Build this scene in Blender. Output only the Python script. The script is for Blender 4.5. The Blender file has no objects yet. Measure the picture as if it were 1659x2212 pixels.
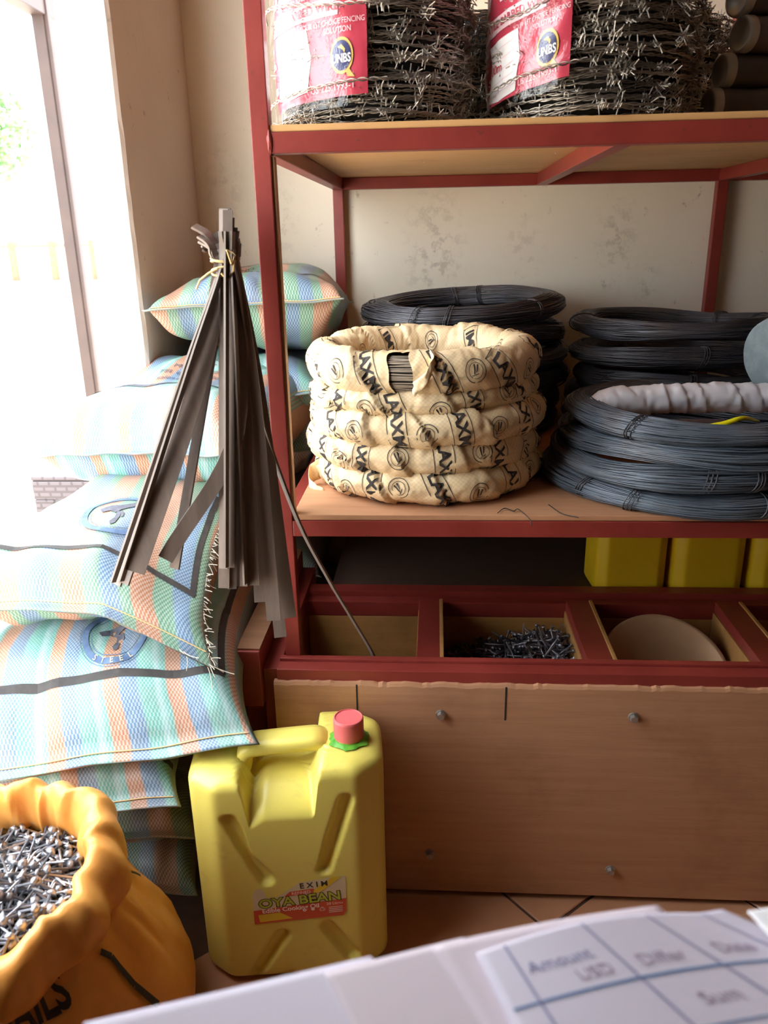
import bpy, bmesh, math, random
import numpy as np
from mathutils import Vector, Matrix, noise
R_ = math.radians
rnd = random.Random(7)
col = bpy.context.scene.collection
scene = bpy.context.scene
# ---------------------------------------------------------------- camera (solved from the rack's verticals and edges)
FL, YAW, PIT, ROL, CH = 1714.2, -.0682, .3334, -.0198, 1.145
def _axes():
    cy, sy = math.cos(YAW), math.sin(YAW)
    f = Vector((sy, cy, 0)); r = Vector((cy, -sy, 0)); u = Vector((0, 0, 1))
    f2 = f*math.cos(PIT) - u*math.sin(PIT); u2 = u*math.cos(PIT) + f*math.sin(PIT)
    c, s = math.cos(ROL), math.sin(ROL)
    return r*c + u2*s, u2*c - r*s, f2
CR, CU, CF = _axes()
CAM = Vector((0, 0, CH))
cd = bpy.data.cameras.new('camera'); cam = bpy.data.objects.new('camera', cd); col.objects.link(cam)
cam.matrix_world = Matrix(((CR.x, CU.x, -CF.x, 0), (CR.y, CU.y, -CF.y, 0), (CR.z, CU.z, -CF.z, CH), (0, 0, 0, 1)))
cd.sensor_fit = 'VERTICAL'; cd.sensor_height = 36.0; cd.lens = FL/2212*36.0
cd.clip_start = .02; cd.clip_end = 500
cd.dof.use_dof = True; cd.dof.focus_distance = 1.45; cd.dof.aperture_fstop = cd.lens/1000/.0048
scene.camera = cam
def at(px, py, X=None, Y=None, Z=None):
    d = CF + CR*((px-829.5)/FL) - CU*((py-1106)/FL)
    t = X/d.x if X is not None else (Y/d.y if Y is not None else (Z-CH)/d.z)
    return CAM + d*t
# ---------------------------------------------------------------- sky, sun, exposure
SKY = 9.0
w = bpy.data.worlds.new('sky'); scene.world = w; w.use_nodes = True
bg = w.node_tree.nodes['Background']; bg.inputs[0].default_value = (.90, .96, 1, 1); bg.inputs[1].default_value = SKY
sl = bpy.data.lights.new('sun', 'SUN'); sl.energy = 22; sl.angle = R_(2); sl.color = (1, .93, .82)
sun = bpy.data.objects.new('sun', sl); col.objects.link(sun); sun.location = (-3, 3, 6)
sun.rotation_euler = Vector((-.38, -.30, -.87)).to_track_quat('-Z', 'Y').to_euler()
vs = scene.view_settings; vs.view_transform = 'Standard'; vs.look = 'None'; vs.gamma = 1; vs.use_curve_mapping = False
vs.exposure = .22
try:
    scene.cycles.use_denoising = True; scene.cycles.max_bounces = 10; scene.cycles.diffuse_bounces = 6
    scene.cycles.transparent_max_bounces = 12; scene.cycles.caustics_reflective = False; scene.cycles.caustics_refractive = False
    scene.cycles.sample_clamp_indirect = 8
except Exception: pass
# ---------------------------------------------------------------- helpers
def S(r, g, b, a=1):                     # sRGB 0-255 -> linear
    f = lambda c: (c/255/12.92 if c/255 <= .04045 else ((c/255+.055)/1.055)**2.4)
    return (f(r), f(g), f(b), a)
class NT:
    def __init__(s, name):
        s.m = bpy.data.materials.new(name); s.m.use_nodes = True; s.t = s.m.node_tree
        s.b = s.t.nodes['Principled BSDF']; s.out = s.t.nodes['Material Output']
    def n(s, typ, **k):
        q = s.t.nodes.new(typ)
        for a, v in k.items():
            if a.startswith('_'): setattr(q, a[1:], v)
        return q
    def l(s, a, b): s.t.links.new(a, b)
    def coord(s, kind='Object', scale=(1, 1, 1), rot=(0, 0, 0), loc=(0, 0, 0)):
        tc = s.n('ShaderNodeTexCoord'); mp = s.n('ShaderNodeMapping')
        mp.inputs['Scale'].default_value = scale; mp.inputs['Rotation'].default_value = rot; mp.inputs['Location'].default_value = loc
        s.l(tc.outputs[kind], mp.inputs[0]); return mp.outputs[0]
    def noise(s, vec, scale, detail=4, rough=.55, dist=0):
        q = s.n('ShaderNodeTexNoise'); q.inputs['Scale'].default_value = scale; q.inputs['Detail'].default_value = detail
        q.inputs['Roughness'].default_value = rough; q.inputs['Distortion'].default_value = dist; s.l(vec, q.inputs[0]); return q.outputs[0]
    def ramp(s, fac, stops, interp='LINEAR'):
        q = s.n('ShaderNodeValToRGB'); q.color_ramp.interpolation = interp; e = q.color_ramp.elements
        while len(e) > 1: e.remove(e[-1])
        e[0].position, e[0].color = stops[0]
        for p, c in stops[1:]:
            x = e.new(p); x.color = c
        s.l(fac, q.inputs[0]); return q.outputs[0]
    def mix(s, fac, a, b, mode='MIX'):
        q = s.n('ShaderNodeMix', _data_type='RGBA', _blend_type=mode)
        for i, v in ((0, fac), (6, a), (7, b)):
            if hasattr(v, 'links') or hasattr(v, 'is_linked'): s.l(v, q.inputs[i])
            else: q.inputs[i].default_value = v
        return q.outputs[2]
    def math(s, op, a, b=0.0, c=0.0):
        q = s.n('ShaderNodeMath', _operation=op)
        for i, v in enumerate((a, b, c)):
            if hasattr(v, 'is_linked'): s.l(v, q.inputs[i])
            else: q.inputs[i].default_value = v
        return q.outputs[0]
    def bump(s, h, strength=.3, dist=.002):
        q = s.n('ShaderNodeBump'); q.inputs['Strength'].default_value = strength; q.inputs['Distance'].default_value = dist
        s.l(h, q.inputs['Height']); s.l(q.outputs[0], s.b.inputs['Normal'])
    def set(s, color=None, rough=.5, metal=0, spec=None):
        if color is not None:
            if hasattr(color, 'is_linked'): s.l(color, s.b.inputs['Base Color'])
            else: s.b.inputs['Base Color'].default_value = color
        if hasattr(rough, 'is_linked'): s.l(rough, s.b.inputs['Roughness'])
        else: s.b.inputs['Roughness'].default_value = rough
        s.b.inputs['Metallic'].default_value = metal
        if spec is not None: s.b.inputs['Specular IOR Level'].default_value = spec
        return s.m
G1 = lambda v: (v, v, v, 1)
def mottled(name, c1, c2, scale=8, rough=.6, metal=0, bump=.15, bscale=60, speck=None, stretch=(1, 1, 1), spec=None):
    k = NT(name); v = k.coord('Object', stretch)
    c = k.ramp(k.noise(v, scale, 6), [(.3, c1), (.72, c2)])
    if speck:
        f = k.ramp(k.noise(v, speck[1], 3, .6), [(speck[2], G1(0)), (speck[2]+.04, G1(1))])
        c = k.mix(f, c, speck[0])
    if bump: k.bump(k.noise(v, bscale, 4), bump, .002)
    return k.set(c, rough, metal, spec)
def tag(o, label, cat, group=None):
    o['label'] = label; o['category'] = cat
    if group: o['group'] = group
    return o
def struct(o, label=None):
    o['kind'] = 'structure'
    if label: o['label'] = label
    return o
def link(o, parent=None):
    col.objects.link(o)
    if parent: o.parent = parent
    return o
def mk(name, verts, faces, mat, parent=None, smooth=False, uv=None, loc=None):
    me = bpy.data.meshes.new(name); me.from_pydata([tuple(v) for v in verts], [], faces)
    if uv is not None:
        ul = me.uv_layers.new(name='UVMap')
        li = np.empty(len(me.loops), dtype=np.int32); me.loops.foreach_get('vertex_index', li)
        ul.data.foreach_set('uv', np.asarray(uv, dtype=np.float32)[li].ravel())
    if mat: me.materials.append(mat)
    if smooth: me.polygons.foreach_set('use_smooth', [True]*len(me.polygons))
    me.update(); o = bpy.data.objects.new(name, me)
    if loc is not None: o.location = loc
    return link(o, parent)
def bmobj(name, bm, mat, parent=None, smooth=False, loc=None):
    me = bpy.data.meshes.new(name); bm.to_mesh(me); bm.free()
    if mat: me.materials.append(mat)
    if smooth: me.polygons.foreach_set('use_smooth', [True]*len(me.polygons))
    o = bpy.data.objects.new(name, me)
    if loc is not None: o.location = loc
    return link(o, parent)
def empty(name, loc=(0, 0, 0), rz=0):
    o = bpy.data.objects.new(name, None); o.empty_display_size = .05; o.location = loc; o.rotation_euler = (0, 0, rz); return link(o)
def box(name, x0, x1, y0, y1, z0, z1, mat, parent=None, bev=.0015, origin=None):
    bm = bmesh.new(); bmesh.ops.create_cube(bm, size=1)
    for v in bm.verts: v.co = Vector((x0+(v.co.x+.5)*(x1-x0), y0+(v.co.y+.5)*(y1-y0), z0+(v.co.z+.5)*(z1-z0)))
    if bev: bmesh.ops.bevel(bm, geom=bm.edges[:], offset=bev, segments=2, affect='EDGES', profile=.6)
    return bmobj(name, bm, mat, parent)
def beam(name, a, b, w, h, mat, parent=None, bev=.0015, up=Vector((0, 0, 1))):
    a, b = Vector(a), Vector(b); d = (b-a); L = d.length; d.normalize(); s = d.cross(up).normalized(); u = s.cross(d)
    bm = bmesh.new(); bmesh.ops.create_cube(bm, size=1)
    for v in bm.verts: v.co = a + d*((v.co.y+.5)*L) + s*(v.co.x*w) + u*(v.co.z*h)
    if bev: bmesh.ops.bevel(bm, geom=bm.edges[:], offset=bev, segments=2, affect='EDGES', profile=.6)
    return bmobj(name, bm, mat, parent)
def tubes(paths, rad, sides=5, closed=False):
    """paths: list of (n,3) arrays -> verts, faces (one mesh)"""
    V, F = [], []; off = 0
    ang = np.arange(sides)*2*np.pi/sides; ca, sa = np.cos(ang), np.sin(ang)
    for k, P in enumerate(paths):
        P = np.asarray(P, float); n = len(P); r = rad[k] if hasattr(rad, '__len__') else rad
        if closed: T = np.roll(P, -1, 0) - np.roll(P, 1, 0)
        else: T = np.gradient(P, axis=0)
        T /= np.linalg.norm(T, axis=1, keepdims=True)+1e-12
        ref = np.where(np.abs(T[:, 2:3]) > .92, np.array([[1., 0, 0]]), np.array([[0, 0, 1.]]))
        N = np.cross(T, ref); N /= np.linalg.norm(N, axis=1, keepdims=True)+1e-12; B = np.cross(T, N)
        ring = P[:, None] + r*(N[:, None]*ca[None, :, None] + B[:, None]*sa[None, :, None])
        V.append(ring.reshape(-1, 3))
        m = n if closed else n-1
        i = np.arange(m); j = (i+1) % n
        q = np.arange(sides); q2 = (q+1) % sides
        f = np.stack([off+i[:, None]*sides+q, off+i[:, None]*sides+q2, off+j[:, None]*sides+q2, off+j[:, None]*sides+q], -1).reshape(-1, 4)
        F.append(f); off += n*sides
    return np.concatenate(V), np.concatenate(F)
def mkq(name, V, F, mat, parent=None, smooth=True):
    """fast quad mesh from numpy arrays"""
    me = bpy.data.meshes.new(name); me.vertices.add(len(V)); me.vertices.foreach_set('co', np.asarray(V, np.float32).ravel())
    n = F.shape[1]; me.loops.add(len(F)*n); me.loops.foreach_set('vertex_index', F.astype(np.int32).ravel())
    me.polygons.add(len(F)); me.polygons.foreach_set('loop_start', np.arange(0, len(F)*n, n, dtype=np.int32))
    if smooth: me.polygons.foreach_set('use_smooth', np.ones(len(F), dtype=bool))
    me.update(calc_edges=True); me.validate()
    me.materials.append(mat); return link(bpy.data.objects.new(name, me), parent)
def grid_faces(n, m, closed_u=False, closed_v=False):
    F = []
    for i in range(n if closed_u else n-1):
        for j in range(m if closed_v else m-1):
            F.append((i*m+j, ((i+1) % n)*m+j, ((i+1) % n)*m+(j+1) % m, i*m+(j+1) % m))
    return F
def copy_tree(o, parent=None):
    c = o.copy(); link(c, None)
    if parent: c.parent = parent
    for ch in list(o.children): copy_tree(ch, c)
    return c
def sstep(a, b, x):
    t = max(0, min(1, (x-a)/(b-a))); return t*t*(3-2*t)
nz = lambda x, y, z: noise.noise(Vector((x, y, z)))
# flat print: 2-D shapes bent onto a surface
_tc = {}
def text2d(s, size=1, bold=0.0):
    key = (s, bold)
    if key not in _tc:
        c = bpy.data.curves.new('t', 'FONT'); c.body = s; c.align_x = 'CENTER'; c.align_y = 'CENTER'; c.offset = bold; c.resolution_u = 3
        o = bpy.data.objects.new('t', c); link(o); dg = bpy.context.evaluated_depsgraph_get(); dg.update()
        me = o.evaluated_get(dg).to_mesh(); vv = [(v.co.x, v.co.y) for v in me.vertices]; ff = [tuple(p.vertices) for p in me.polygons]
        o.evaluated_get(dg).to_mesh_clear(); bpy.data.objects.remove(o); bpy.data.curves.remove(c)
        _tc[key] = (vv, ff)
    vv, ff = _tc[key]; return [(x*size, y*size) for x, y in vv], ff
def rect2d(x0, x1, y0, y1): return [(x0, y0), (x1, y0), (x1, y1), (x0, y1)], [(0, 1, 2, 3)]
def poly2d(pts): return list(pts), [tuple(range(len(pts)))]
def ring2d(r0, r1, n=40, sy=1, a0=0, a1=2*math.pi):
    v, f = [], []
    for i in range(n+1):
        a = a0+(a1-a0)*i/n; v += [(r0*math.cos(a), sy*r0*math.sin(a)), (r1*math.cos(a), sy*r1*math.sin(a))]
        if i: f.append((2*i-2, 2*i-1, 2*i+1, 2*i))
    return v, f
def frame2d(w, h, t):
    P = []
    for s in (rect2d(-w/2, w/2, h/2-t, h/2), rect2d(-w/2, w/2, -h/2, -h/2+t), rect2d(-w/2, -w/2+t, -h/2, h/2), rect2d(w/2-t, w/2, -h/2, h/2)): P.append(s)
    return join2d(P)
def join2d(L):
    v, f = [], []
    for a, b in L:
        o = len(v); v += a; f += [tuple(i+o for i in q) for q in b]
    return v, f
def xf2d(sh, x=0, y=0, rot=0, sx=1, sy=None):
    sy = sx if sy is None else sy; c, s = math.cos(rot), math.sin(rot)
    return [(x+c*a*sx-s*b*sy, y+s*a*sx+c*b*sy) for a, b in sh[0]], sh[1]
def wrap2d(sh, cell):
    bm = bmesh.new(); vs_ = [bm.verts.new((a, b, 0)) for a, b in sh[0]]
    for q in sh[1]:
        try: bm.faces.new([vs_[i] for i in q])
        except Exception: pass
    bmesh.ops.triangulate(bm, faces=bm.faces[:])
    if cell:
        xs = [a for a, b in sh[0]]; ys = [b for a, b in sh[0]]
        for ax, lo, hi in ((0, min(xs), max(xs)), (1, min(ys), max(ys))):
            g = lo+cell
            while g < hi:
                co = (g, 0, 0) if ax == 0 else (0, g, 0); no = (1, 0, 0) if ax == 0 else (0, 1, 0)
                bmesh.ops.bisect_plane(bm, geom=bm.verts[:]+bm.edges[:]+bm.faces[:], plane_co=co, plane_no=no, dist=1e-6); g += cell
    return bm
def printed(name, shapes, fn, mat, parent, cell=.01, label=None):
    bm = wrap2d(join2d(shapes), cell)
    for v in bm.verts: v.co = fn(v.co.x, v.co.y)
    o = bmobj(name, bm, mat, parent)
    if label: o['label'] = label
    return o
# ---------------------------------------------------------------- materials
M = {}
def wallmat(name, c1, c2, stain, spots=()):
    k = NT(name); v = k.coord('Object'); c = k.ramp(k.noise(v, 2.2, 6), [(.3, c1), (.7, c2)])
    f = k.ramp(k.noise(v, 26, 5, .65), [(.66, G1(0)), (.74, G1(.55))]); c = k.mix(f, c, stain)
    f2 = k.ramp(k.noise(k.coord('Object', (2, 2, 9)), 11, 6, .7), [(.68, G1(0)), (.76, G1(.5))]); c = k.mix(f2, c, stain)
    for (cx, cz, rd, am) in spots:
        g = k.n('ShaderNodeVectorMath', _operation='DISTANCE'); k.l(k.coord('Object', (1, 0, .45)), g.inputs[0]); g.inputs[1].default_value = (cx, 0, cz*.45)
        fo = k.math('MULTIPLY', k.ramp(g.outputs['Value'], [(0, G1(1)), (rd, G1(0))]), k.ramp(k.noise(v, 34, 6, .75), [(.5, G1(0)), (.6, G1(am))]))
        c = k.mix(fo, c, stain)
    k.bump(k.noise(v, 45, 5), .25, .004); M[name] = k.set(c, .85, 0, .2)
wallmat('plaster', S(228, 218, 198), S(238, 229, 211), S(120, 108, 92), [(at(px, py, Y=2.14).x, at(px, py, Y=2.14).z, rd, am) for px, py, rd, am in ((940, 560, .10, .40), (1130, 560, .07, .25), (1330, 520, .07, .35), (1400, 620, .04, .3), (600, 480, .07, .25), (480, 420, .07, .25))])
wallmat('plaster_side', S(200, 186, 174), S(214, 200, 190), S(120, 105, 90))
M['ceiling'] = mottled('ceiling', S(150, 136, 120), S(165, 150, 132), 3, .9)
# red oxide painted steel
def redmat():
    k = NT('red_steel'); v = k.coord('Object'); c = k.ramp(k.noise(v, 9, 6), [(.3, S(122, 42, 36)), (.7, S(142, 54, 46))])
    f = k.ramp(k.noise(v, 60, 4, .7), [(.66, G1(0)), (.72, G1(.7))]); c = k.mix(f, c, S(86, 48, 42))
    k.bump(k.noise(v, 120, 4), .25, .001); return k.set(c, .42)
M['red'] = redmat()
def plymat(name, c1, c2, dark, grain=(1.2, 22, 22), rough=.6):
    k = NT(name); v = k.coord('Object', grain); c = k.ramp(k.noise(v, 4, 7, .6, .4), [(.25, c1), (.75, c2)])
    v2 = k.coord('Object'); f = k.ramp(k.noise(v2, 5, 6, .65), [(.5, G1(0)), (.72, G1(.55))]); c = k.mix(f, c, dark)
    f = k.ramp(k.noise(k.coord('Object', (6, 40, 26)), 3, 5, .7), [(.68, G1(0)), (.75, G1(.6))]); c = k.mix(f, c, S(70, 52, 42))
    k.bump(k.noise(v, 14, 5), .2, .0015); M[name] = k.set(c, rough)
plymat('ply_light', S(200, 150, 95), S(216, 170, 112), S(176, 124, 76))
plymat('ply_brown', S(172, 122, 88), S(190, 142, 106), S(140, 94, 68))
plymat('ply_dark', S(120, 84, 58), S(142, 100, 70), S(84, 60, 46))
plymat('ply_bin', S(170, 120, 66), S(188, 138, 80), S(110, 78, 46))
M['tile'] = mottled('floor_tile', S(172, 120, 88), S(190, 138, 104), 6, .45, 0, .06, 30)
M['grout'] = mottled('grout', S(70, 48, 38), S(90, 62, 48), 20, .9)
M['galv'] = mottled('galvanised_bolt', S(150, 146, 140), S(190, 186, 180), 40, .4, .8, .1)
M['can'] = (lambda k: (k.bump(k.noise(k.coord('Object'), 220, 3), .05, .0006), k.l(k.mix(k.ramp(k.noise(k.coord('Object'), 14, 6, .7), [(.60, G1(0)), (.78, G1(.45))]), S(228, 212, 104), S(178, 146, 90)), k.b.inputs['Base Color']),
    k.b.inputs['Subsurface Weight'].__setattr__('default_value', .15), k.b.inputs['Subsurface Radius'].__setattr__('default_value', (.02, .015, .004)), k.b.inputs['Subsurface Scale'].__setattr__('default_value', .3), k.set(None, .36))[-1])(NT('yellow_plastic'))
M['can_dark'] = mottled('deep_yellow_plastic', S(214, 176, 20), S(226, 190, 36), 9, .4, 0, .05)
M['cap'] = mottled('pink_cap', S(214, 96, 98), S(224, 110, 110), 30, .5, 0, .05)
M['green_wax'] = mottled('green_seal', S(60, 150, 40), S(120, 190, 60), 60, .4, 0, .2)
M['ink'] = mottled('black_ink', S(38, 34, 34), S(58, 52, 50), 60, .7, 0, 0)
M['blue_ink'] = mottled('blue_ink', S(64, 88, 126), S(98, 122, 152), 50, .7, 0, 0)
M['grey_ink'] = mottled('grey_ink', S(72, 72, 84), S(100, 100, 112), 90, .7, 0, 0)
M['steel_strip'] = mottled('steel_strip', S(104, 91, 83), S(134, 118, 108), 5, .5, .15, .15, 90, None, (10, 10, .6))
M['fibre'] = mottled('pale_fibre', S(186, 176, 156), S(206, 196, 178), 60, .8, 0, 0)
M['twine'] = mottled('sisal_twine', S(196, 160, 108), S(220, 188, 136), 120, .9, 0, .4, 400)
def wiremat(name, c1, c2, c3, metal=.75):
    k = NT(name); v = k.coord('Object'); c = k.ramp(k.noise(v, 7, 5), [(.3, c1), (.5, c2), (.72, c3)]); return k.set(c, .42, metal)
M['wire'] = wiremat('black_annealed_wire', S(62, 60, 64), S(84, 84, 90), S(98, 88, 82), .3)
M['wire_blue'] = wiremat('blue_grey_wire', S(72, 78, 86), S(98, 108, 120), S(104, 96, 94), .3)
M['core'] = mottled('wire_core', S(22, 22, 24), S(34, 32, 32), 20, .8)
M['barb'] = wiremat('barbed_wire_steel', S(120, 110, 102), S(168, 158, 146), S(214, 206, 194))
M['nail'] = wiremat('nail_steel', S(140, 142, 152), S(180, 182, 190), S(205, 205, 210))
M['nail_dark'] = wiremat('dark_nail_steel', S(100, 98, 102), S(140, 138, 144), S(186, 184, 190))
def kraft():
    k = NT('woven_kraft_wrap'); uv = k.coord('UV'); v = k.coord('Object')
    c = k.ramp(k.noise(v, 9, 5), [(.3, S(230, 203, 158)), (.7, S(242, 221, 182))])
    ch = k.n('ShaderNodeTexChecker'); ch.inputs['Scale'].default_value = 1/.0034; k.l(uv, ch.inputs[0])
    ch.inputs[1].default_value = G1(1); ch.inputs[2].default_value = G1(0)
    c = k.mix(k.math('MULTIPLY', ch.outputs[1], .22), c, S(190, 150, 98))
    h = k.math('ADD', k.math('MULTIPLY', ch.outputs[1], .25), k.noise(v, 60, 5)); k.bump(h, .35, .002)
    k.b.inputs['Subsurface Weight'].default_value = .0; return k.set(c, .5)
M['kraft'] = kraft()
def sackmat(name, period, stops, shift=0, dirt=.3):
    k = NT(name); tc = k.n('ShaderNodeTexCoord'); sp = k.n('ShaderNodeSeparateXYZ'); k.l(tc.outputs['UV'], sp.inputs[0])
    v = k.coord('Object'); wob = k.math('MULTIPLY', k.noise(v, 6, 2), .03)
    x = k.math('ADD', k.math('DIVIDE', k.math('ADD', sp.outputs[0], wob), period), shift+40); fr = k.math('FRACT', x)
    c = k.ramp(fr, stops, 'EASE')
    ch = k.n('ShaderNodeTexChecker'); ch.inputs['Scale'].default_value = 1/.0030; k.l(k.coord('UV', rot=(0, 0, R_(0))), ch.inputs[0]); ch.inputs[1].default_value = G1(1); ch.inputs[2].default_value = G1(0)
    weave_dots = k.math('MULTIPLY', ch.outputs[1], .30); c = k.mix(weave_dots, c, S(214, 218, 212))  # pale dots of the woven pattern
    f = k.ramp(k.noise(v, 9, 6, .65), [(.5, G1(0)), (.75, G1(dirt))]); c = k.mix(f, c, S(110, 92, 78))
    h = k.math('ADD', k.math('MULTIPLY', ch.outputs[1], .12), k.noise(v, 22, 5)); k.bump(h, .45, .006)
    return k.set(c, .42)
TEAL, BLUE, TAN, GRN, PALE = S(88, 150, 142), S(78, 110, 142), S(158, 106, 76), S(88, 130, 106), S(134, 168, 168)
ST = [(0, TAN), (.2, TAN), (.24, BLUE), (.46, BLUE), (.54, TEAL), (.72, TEAL), (.8, PALE), (.93, TEAL), (.98, TAN)]
ST2 = [(0, TAN), (.26, TAN), (.31, GRN), (.5, GRN), (.58, BLUE), (.75, BLUE), (.82, GRN), (.94, GRN), (.98, TAN)]
M['sackA'] = sackmat('striped_woven_sack', .105, ST, .1, .5); M['sackB'] = sackmat('striped_woven_sack_green', .115, ST2, .4, .5)
M['sack_shaded'] = sackmat('striped_woven_sack_shaded', .11, [(0, S(146, 98, 68)), (.3, S(146, 98, 68)), (.36, S(76, 104, 86)), (.62, S(76, 104, 86)), (.7, S(88, 102, 116)), (.9, S(88, 102, 116)), (.97, S(146, 98, 68))], .2, .6)  # dimmer copy of the stripes, with the shade of the buried sacks in its colour
M['orange'] = (lambda k: (k.bump(k.noise(k.coord('Object'), 38, 6), .35, .004), k.b.inputs['Subsurface Weight'].__setattr__('default_value', .0),
    k.set(k.ramp(k.noise(k.coord('Object'), 12, 5), [(.3, S(226, 150, 66)), (.7, S(238, 170, 88))]), .4))[-1])(NT('orange_woven_sack'))
M['paper'] = mottled('lilac_paper', S(196, 190, 206), S(206, 200, 214), 4, .8, 0, .03)
M['paper2'] = mottled('pinkish_paper', S(198, 184, 194), S(206, 194, 202), 4, .8, 0, .03)
M['paper_edge'] = mottled('white_paper_edge', S(244, 244, 250), S(250, 250, 254), 6, .8, 0, 0)
M['white_wrap'] = mottled('white_plastic_wrap', S(226, 224, 232), S(240, 238, 244), 14, .4, 0, .4, 40)
M['rolldark'] = mottled('dark_roll', S(78, 73, 70), S(98, 92, 88), 12, .45, .2, .1)
M['rollcap'] = mottled('grey_roll_end', S(160, 160, 156), S(184, 184, 180), 20, .4, .3, .05)
M['felt'] = mottled('grey_sheet', S(118, 132, 138), S(140, 152, 156), 40, .8, 0, .4, 200)
M['felt_lt'] = mottled('pale_grey_sheet', S(170, 184, 190), S(186, 198, 202), 20, .7, 0, .2, 200)
M['yellow_strap'] = mottled('yellow_strap', S(232, 220, 20), S(240, 228, 40), 20, .35, 0, 0)
M['aluminium'] = mottled('tan_pan', S(178, 140, 104), S(200, 164, 126), 6, .45, .25, .1)
M['label_red'] = mottled('red_label', S(186, 58, 78), S(200, 74, 92), 10, .3, 0, .1, 40)
M['label_white'] = mottled('white_label', S(244, 240, 240), S(250, 248, 248), 10, .3, 0, 0)
M['label_blue'] = mottled('navy_print', S(40, 44, 92), S(52, 56, 110), 10, .35, 0, 0)
M['label_gold'] = mottled('gold_print', S(206, 170, 90), S(220, 186, 110), 10, .35, 0, 0)
M['label_pink'] = mottled('pink_print', S(240, 206, 212), S(246, 216, 222), 10, .35, 0, 0)
M['label_cream'] = mottled('cream_sticker', S(214, 200, 160), S(226, 212, 176), 16, .5, 0, .05)
M['label_orange'] = mottled('orange_red_print', S(206, 74, 46), S(216, 92, 58), 16, .5, 0, 0)
M['label_lime'] = mottled('lime_print', S(176, 190, 50), S(196, 204, 70), 16, .5, 0, 0)
M['label_yellow'] = mottled('yellow_print', S(222, 190, 40), S(232, 202, 60), 16, .5, 0, 0)
M['label_text'] = mottled('pale_print', S(244, 226, 214), S(250, 236, 226), 16, .5, 0, 0)
M['label_brown'] = mottled('dark_print', S(44, 36, 30), S(60, 50, 40), 16, .5, 0, 0)
def film():
    k = NT('clear_film'); tr = k.n('ShaderNodeBsdfTransparent'); gl = k.n('ShaderNodeBsdfGlossy'); gl.inputs['Roughness'].default_value = .12
    mx = k.n('ShaderNodeMixShader'); mx.inputs[0].default_value = .045; k.l(tr.outputs[0], mx.inputs[1]); k.l(gl.outputs[0], mx.inputs[2])
    bp = k.n('ShaderNodeBump'); bp.inputs['Strength'].default_value = .6; bp.inputs['Distance'].default_value = .01; k.l(k.noise(k.coord('Object'), 28, 4, .6, .6), bp.inputs['Height']); k.l(bp.outputs[0], gl.inputs['Normal'])
    k.l(mx.outputs[0], k.out.inputs[0]); return k.m
M['film'] = film()
M['ground'] = mottled('dusty_ground', S(206, 192, 176), S(222, 210, 196), .8, .95, 0, .3, 6)
M['post_paint'] = mottled('brown_post_paint', S(44, 30, 28), S(56, 40, 36), 6, .6)
M['leaf'] = mottled('leaf', S(92, 132, 84), S(120, 156, 104), 2, .7, 0, 0)
M['bark'] = mottled('bark', S(110, 84, 64), S(130, 100, 80), 6, .9)
M['masonry'] = mottled('fence_masonry', S(206, 176, 156), S(220, 196, 176), 2, .9)
def rattan():
    k = NT('rattan_plastic'); v = k.coord('Object'); b = k.n('ShaderNodeTexBrick'); k.l(k.coord('Object', (1, 1, 1), (R_(90), 0, 0)), b.inputs[0]); b.inputs['Scale'].default_value = 16
    b.inputs['Color1'].default_value = G1(1); b.inputs['Color2'].default_value = G1(.9); b.inputs['Mortar'].default_value = G1(0); b.inputs['Mortar Size'].default_value = .05
    k.bump(b.outputs[0], .6, .004); return k.set(k.mix(b.outputs[0], S(70, 62, 66), S(92, 84, 90)), .5)
M['rattan'] = rattan()
M['desk'] = mottled('desk_wood', S(120, 84, 60), S(140, 100, 72), 6, .5, 0, .1, 30, None, (1, 12, 12))
print('materials done')
#==STRUCTURE==
XL, YB, YJ = -.607, 2.140, 1.655
XR, YF, ZC = 3.0, -2.2, 2.75
# floor slab with tiles laid on the diagonal
fl = box('floor', XL-.085, XR+.1, YF-.1, YB+.1, -.06, -.004, M['grout'], None, 0); struct(fl, 'terracotta tiled shop floor')
bm = bmesh.new(); bmesh.ops.create_cube(bm, size=1)
TS = .33
for v in bm.verts: v.co = Vector((v.co.x*(TS-.006), v.co.y*(TS-.006), v.co.z*.006))
bmesh.ops.bevel(bm, geom=[e for e in bm.edges if all(q.co.z > 0 for q in e.verts)], offset=.0015, segments=1, affect='EDGES')
tile0 = bmobj('tile', bm, M['tile'], fl); ta = R_(41)
first = True
for i in range(-7, 8):
    for j in range(-7, 8):
        x = .18+TS*(i*math.cos(ta)-j*math.sin(ta)); y = .85+TS*(i*math.sin(ta)+j*math.cos(ta))
        if -.35 < x-0 < 1.5 and .1 < y < 1.9 and x > XL+.24:
            o = tile0 if first else link(tile0.copy(), fl); first = False
            o.location = (x, y, -.0032); o.rotation_euler = (0, 0, ta)
def wallquad(name, boxes, mat, label):
    bm = bmesh.new()
    for (x0, x1, y0, y1, z0, z1) in boxes:
        r = bmesh.ops.create_cube(bm, size=1)
        for v in r['verts']: v.co = Vector((x0+(v.co.x+.5)*(x1-x0), y0+(v.co.y+.5)*(y1-y0), z0+(v.co.z+.5)*(z1-z0)))
    return struct(bmobj(name, bm, mat), label)
wallquad('wall_back', [(XL-.084, XR+.2, YB, YB+.2, 0, ZC)], M['plaster'], 'cream plastered back wall with scuffs behind the rack')
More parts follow.
